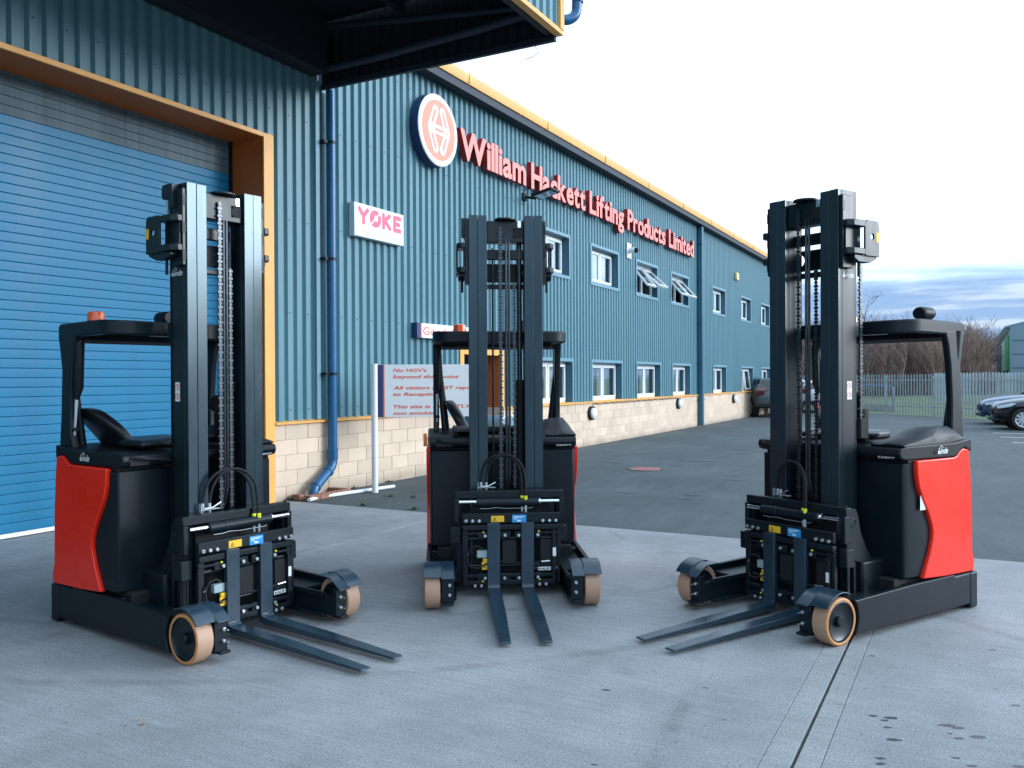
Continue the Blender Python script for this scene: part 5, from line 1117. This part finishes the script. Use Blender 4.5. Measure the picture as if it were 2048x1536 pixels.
# ------------------------------------------------------------------ parked cars
def make_car(name, label, paint, pos, heading, estate=True, L_=4.75, W_=1.86, H_=1.47, suv=False):
    """local x from nose (0) to tail (-L); built around wheel arches"""
    T = bpy.data.objects.new(name, None); COL.objects.link(T); T.location = (pos.x, pos.y, 0); T.rotation_euler = (0, 0, heading); tag(T, label, 'car', 'parked cars')
    hw = W_/2; lift = .12 if suv else 0; Hh = H_
    st = [(0, .38, .60, .66), (-.06, .62, .66, .80), (-.35, .86, .70, .90), (-.9, .96, .74, .98), (-1.45, .98, .80, 1.03), (-2.2, 1.0, .86, 1.05), (-3.2, 1.0, .88, 1.06), (-4.1, .98, .88, 1.07), (-4.55, .93, .86, 1.04), (-4.71, .86, .78, .96), (-4.75, .75, .65, .75)]
    b = B(); k = 12
    for x, wf, _, top in st:
        x = x*L_/4.75; w2 = hw*wf; top += lift; zb = .24 + lift if -4.6 < x < -.2 else .34+lift
        b.v += [(x, 0, zb), (x, -w2*.85, zb), (x, -w2*.97, zb+.10), (x, -w2, .52+lift), (x, -w2*.985, .75+lift if top > .8 else top-.12), (x, -w2*.90, top-.02), (x, 0, top+.03),
                (x, w2*.90, top-.02), (x, w2*.985, .75+lift if top > .8 else top-.12), (x, w2, .52+lift), (x, w2*.97, zb+.10), (x, w2*.85, zb)]
    b.f = [(i*k+j, i*k+(j+1) % k, (i+1)*k+(j+1) % k, (i+1)*k+j) for i in range(len(st)-1) for j in range(k)] + [tuple(range(k)), tuple(range((len(st)-1)*k, len(st)*k))]
    body = b.build('body', paint, T, smooth=60) if False else None
    def loc(bb, nm, m, par=T, sub=0, bev=0, sm=50):
        o = bb.build(nm, m, None, origin=(0, 0, 0), smooth=sm, bevel=bev); o.parent = par
        if sub: s_ = o.modifiers.new('sub', 'SUBSURF'); s_.levels = sub; s_.render_levels = sub
        return o
    body = loc(b, 'body', paint, sub=2, sm=80)
    cu = B()
    for xw in (-.80, -3.70):
        for s in (-1, 1): cu.cyl((xw*L_/4.75, s*(hw-.28), .34+lift*.3), (xw*L_/4.75, s*(hw+.3), .34+lift*.3), .395+lift*.3, 32)
    cut = cu.build('cutter', 'tyre', None, origin=(0, 0, 0)); cut.parent = T
    bo = body.modifiers.new('cut', 'BOOLEAN'); bo.object = cut; bo.solver = 'EXACT'
    bpy.context.view_layer.update(); nm_ = bpy.data.meshes.new_from_object(body.evaluated_get(bpy.context.evaluated_depsgraph_get())); body.modifiers.clear(); body.data = nm_; body.data.name = 'body'
    bpy.data.objects.remove(cut)
    # cabin: glass house and roof
    c = B(); z0 = .98+lift; gh = [(-1.35, z0-.02, .88), (-2.05, Hh-.03, .66), (-2.6, Hh, .68), (-3.6, Hh-.02, .68), (-4.35, Hh-.10, .64), (-4.64, z0+.02, .80)]
    gh = [(x*L_/4.75, z, w_) for x, z, w_ in gh]; kk = 4
    for x, z, w_ in gh:
        zz = min(z, 9); c.v += [(x, -hw*(.9 if z > z0+.1 else w_), z0 - .03), (x, -hw*w_, zz), (x, hw*w_, zz), (x, hw*(.9 if z > z0+.1 else w_), z0-.03)]
    c.f = [(i*4+j, i*4+j+1, i*4+5+j, i*4+4+j) for i in range(5) for j in range(3)] + [(0, 1, 2, 3), (20, 21, 22, 23)]
    loc(c, 'windows', 'carglass', sm=30, bev=.03)
    rf = B()
    for x, z, w_ in gh[1:5]: rf.v += [(x, -hw*w_*1.01, z-.035), (x, -hw*w_*.9, z+.02), (x, hw*w_*.9, z+.02), (x, hw*w_*1.01, z-.035)]
    rf.f = [(i*4+j, i*4+j+1, i*4+5+j, i*4+4+j) for i in range(3) for j in range(3)] + [(0, 1, 2, 3), (12, 13, 14, 15)]; loc(rf, 'roof', paint, sm=60, bev=.01)
    for s in (-1, 1):
        loc(B().tube([(gh[1][0], s*hw*.62, Hh+.03), (gh[2][0], s*hw*.62, Hh+.06), (gh[3][0], s*hw*.62, Hh+.05), (gh[4][0], s*hw*.60, Hh-.05)], .018, 8), 'roof_rail', 'chrome')
        for (xa, za), (xb, zb_) in (((gh[0][0], z0), (gh[1][0], Hh-.02)), ((-2.75, z0), (-2.75, Hh)), ((-3.7, z0), (-3.72, Hh-.02)), ((gh[5][0], z0), (gh[4][0], Hh-.08))):
            loc(B().tube([(xa, s*hw*.895, za), (xb, s*hw*.685, zb_)], .035, 6), 'pillar', paint)
        loc(B().box(-1.75, -1.55, s*(hw+.0), s*(hw+.16), z0+.02, z0+.16), 'door_mirror', paint, bev=.03)
        loc(B().prism([(-.10, .66+lift), (-.10, .74+lift), (-.48, .83+lift), (-.62, .82+lift), (-.45, .72+lift)], 'y', s*hw*.62, s*(hw*.93)), 'headlight', 'headlight', bev=.015)
        loc(B().prism([(-L_+.02, .80+lift), (-L_-.005, 1.0+lift), (-L_+.10, 1.16+lift), (-L_+.22, 1.10+lift), (-L_+.28, .92+lift)], 'y', s*hw*.60, s*hw*.955), 'tail_light', 'taillight', bev=.015)
        for xw in (-.80, -3.70):
            xw *= L_/4.75; r = .34 + lift*.3
            loc(B().lathe([(0, s*(hw-.27)), (r+.05, s*(hw-.27)), (r+.053, s*(hw-.05)), (r+.045, s*(hw-.05)), (r+.045, s*(hw-.26)), (0, s*(hw-.26))], (xw, 0, r), 'y', 28), 'wheel_arch', 'tyre')
            wh = loc(B().lathe([(r*.66, s*(hw-.20)), (r*.95, s*(hw-.20)), (r, s*(hw-.18)), (r, s*(hw-.03)), (r*.95, s*hw), (r*.70, s*(hw)), (r*.66, s*(hw-.02))], (xw, 0, r), 'y', 32), 'wheel', 'tyre')
            rb = B().lathe([(r*.62, s*(hw-.02)), (r*.70, s*(hw+.002)), (r*.70, s*(hw-.03)), (r*.62, s*(hw-.06))], (xw, 0, r), 'y', 32)
            for a in range(10):
                th = a*math.pi/5; dth = .16; pts = [(.03, th-.8), (r*.66, th-dth), (r*.66, th+dth), (.03, th+.8)]
                rb.prism([(xw + q*math.cos(t2), r + q*math.sin(t2)) for q, t2 in pts], 'y', s*(hw-.035), s*(hw-.008))
            rb.cyl((xw, s*(hw-.04), r), (xw, s*hw, r), .055, 12); loc(rb, 'alloy_rim', 'alloy', wh, sm=30)
            loc(B().cyl((xw, s*(hw-.10), r), (xw, s*(hw-.09), r), r*.5, 16), 'brake_disc', 'steel_dark', wh)
    loc(B().box(-.06, .012, -.42, .42, .46+lift, .66+lift), 'grille', 'black', bev=.02)
    loc(B().box(-.12, .02, -.75, .75, .27+lift, .36+lift), 'lower_intake', 'black', bev=.02)
    loc(B().box(-L_-.012, -L_+.03, -.26, .26, .72+lift, .84+lift), 'number_plate', 'lime', bev=.004)
    loc(B().box(-L_-.015, -L_+.12, -.80, .80, .30+lift, .46+lift), 'rear_bumper', 'black', bev=.03)
    return T
camf = Vector((math.cos(yaw), math.sin(yaw), 0)); caml = Vector((-camf.y, camf.x, 0))
hd_l = math.atan2(caml.y, caml.x)
def side_car(px, dep, turn, name, label, paint):
    h = hd_l - R_(turn); f = Vector((math.cos(h), math.sin(h), 0)); away = Vector((f.y, -f.x, 0))
    c = dpt(px, dep); away = away if away.dot(Vector((c.x, c.y, 0))) > 0 else -away
    return make_car(name, label, paint, c + away*.93 + f*.02, h)
side_car(1990, 26.6, 23, 'parked_estate_car', 'near black estate car at the right edge, ten-spoke front wheel in view', 'carnavy')
side_car(1967, 29.6, 21, 'parked_estate_car', 'blue car mostly hidden behind the black estate car', 'carblue')
rear = dpt(1557, 35.6); h_ = math.atan2(camf.y, camf.x) - R_(6); nose = rear + Vector((math.cos(h_), math.sin(h_), 0))*4.75
make_car('parked_suv', 'dark grey parked car seen from behind beside the block wall', 'cargrey', nose, h_, L_=4.75, W_=1.88, H_=1.62, suv=True)
rear = dpt(1640, 40); nose = rear + Vector((math.cos(h_), math.sin(h_), 0))*4.5
make_car('parked_silver_car', 'silver car glimpsed through the mast of the right reach truck', 'carsilver', nose, h_, H_=1.5, suv=True)
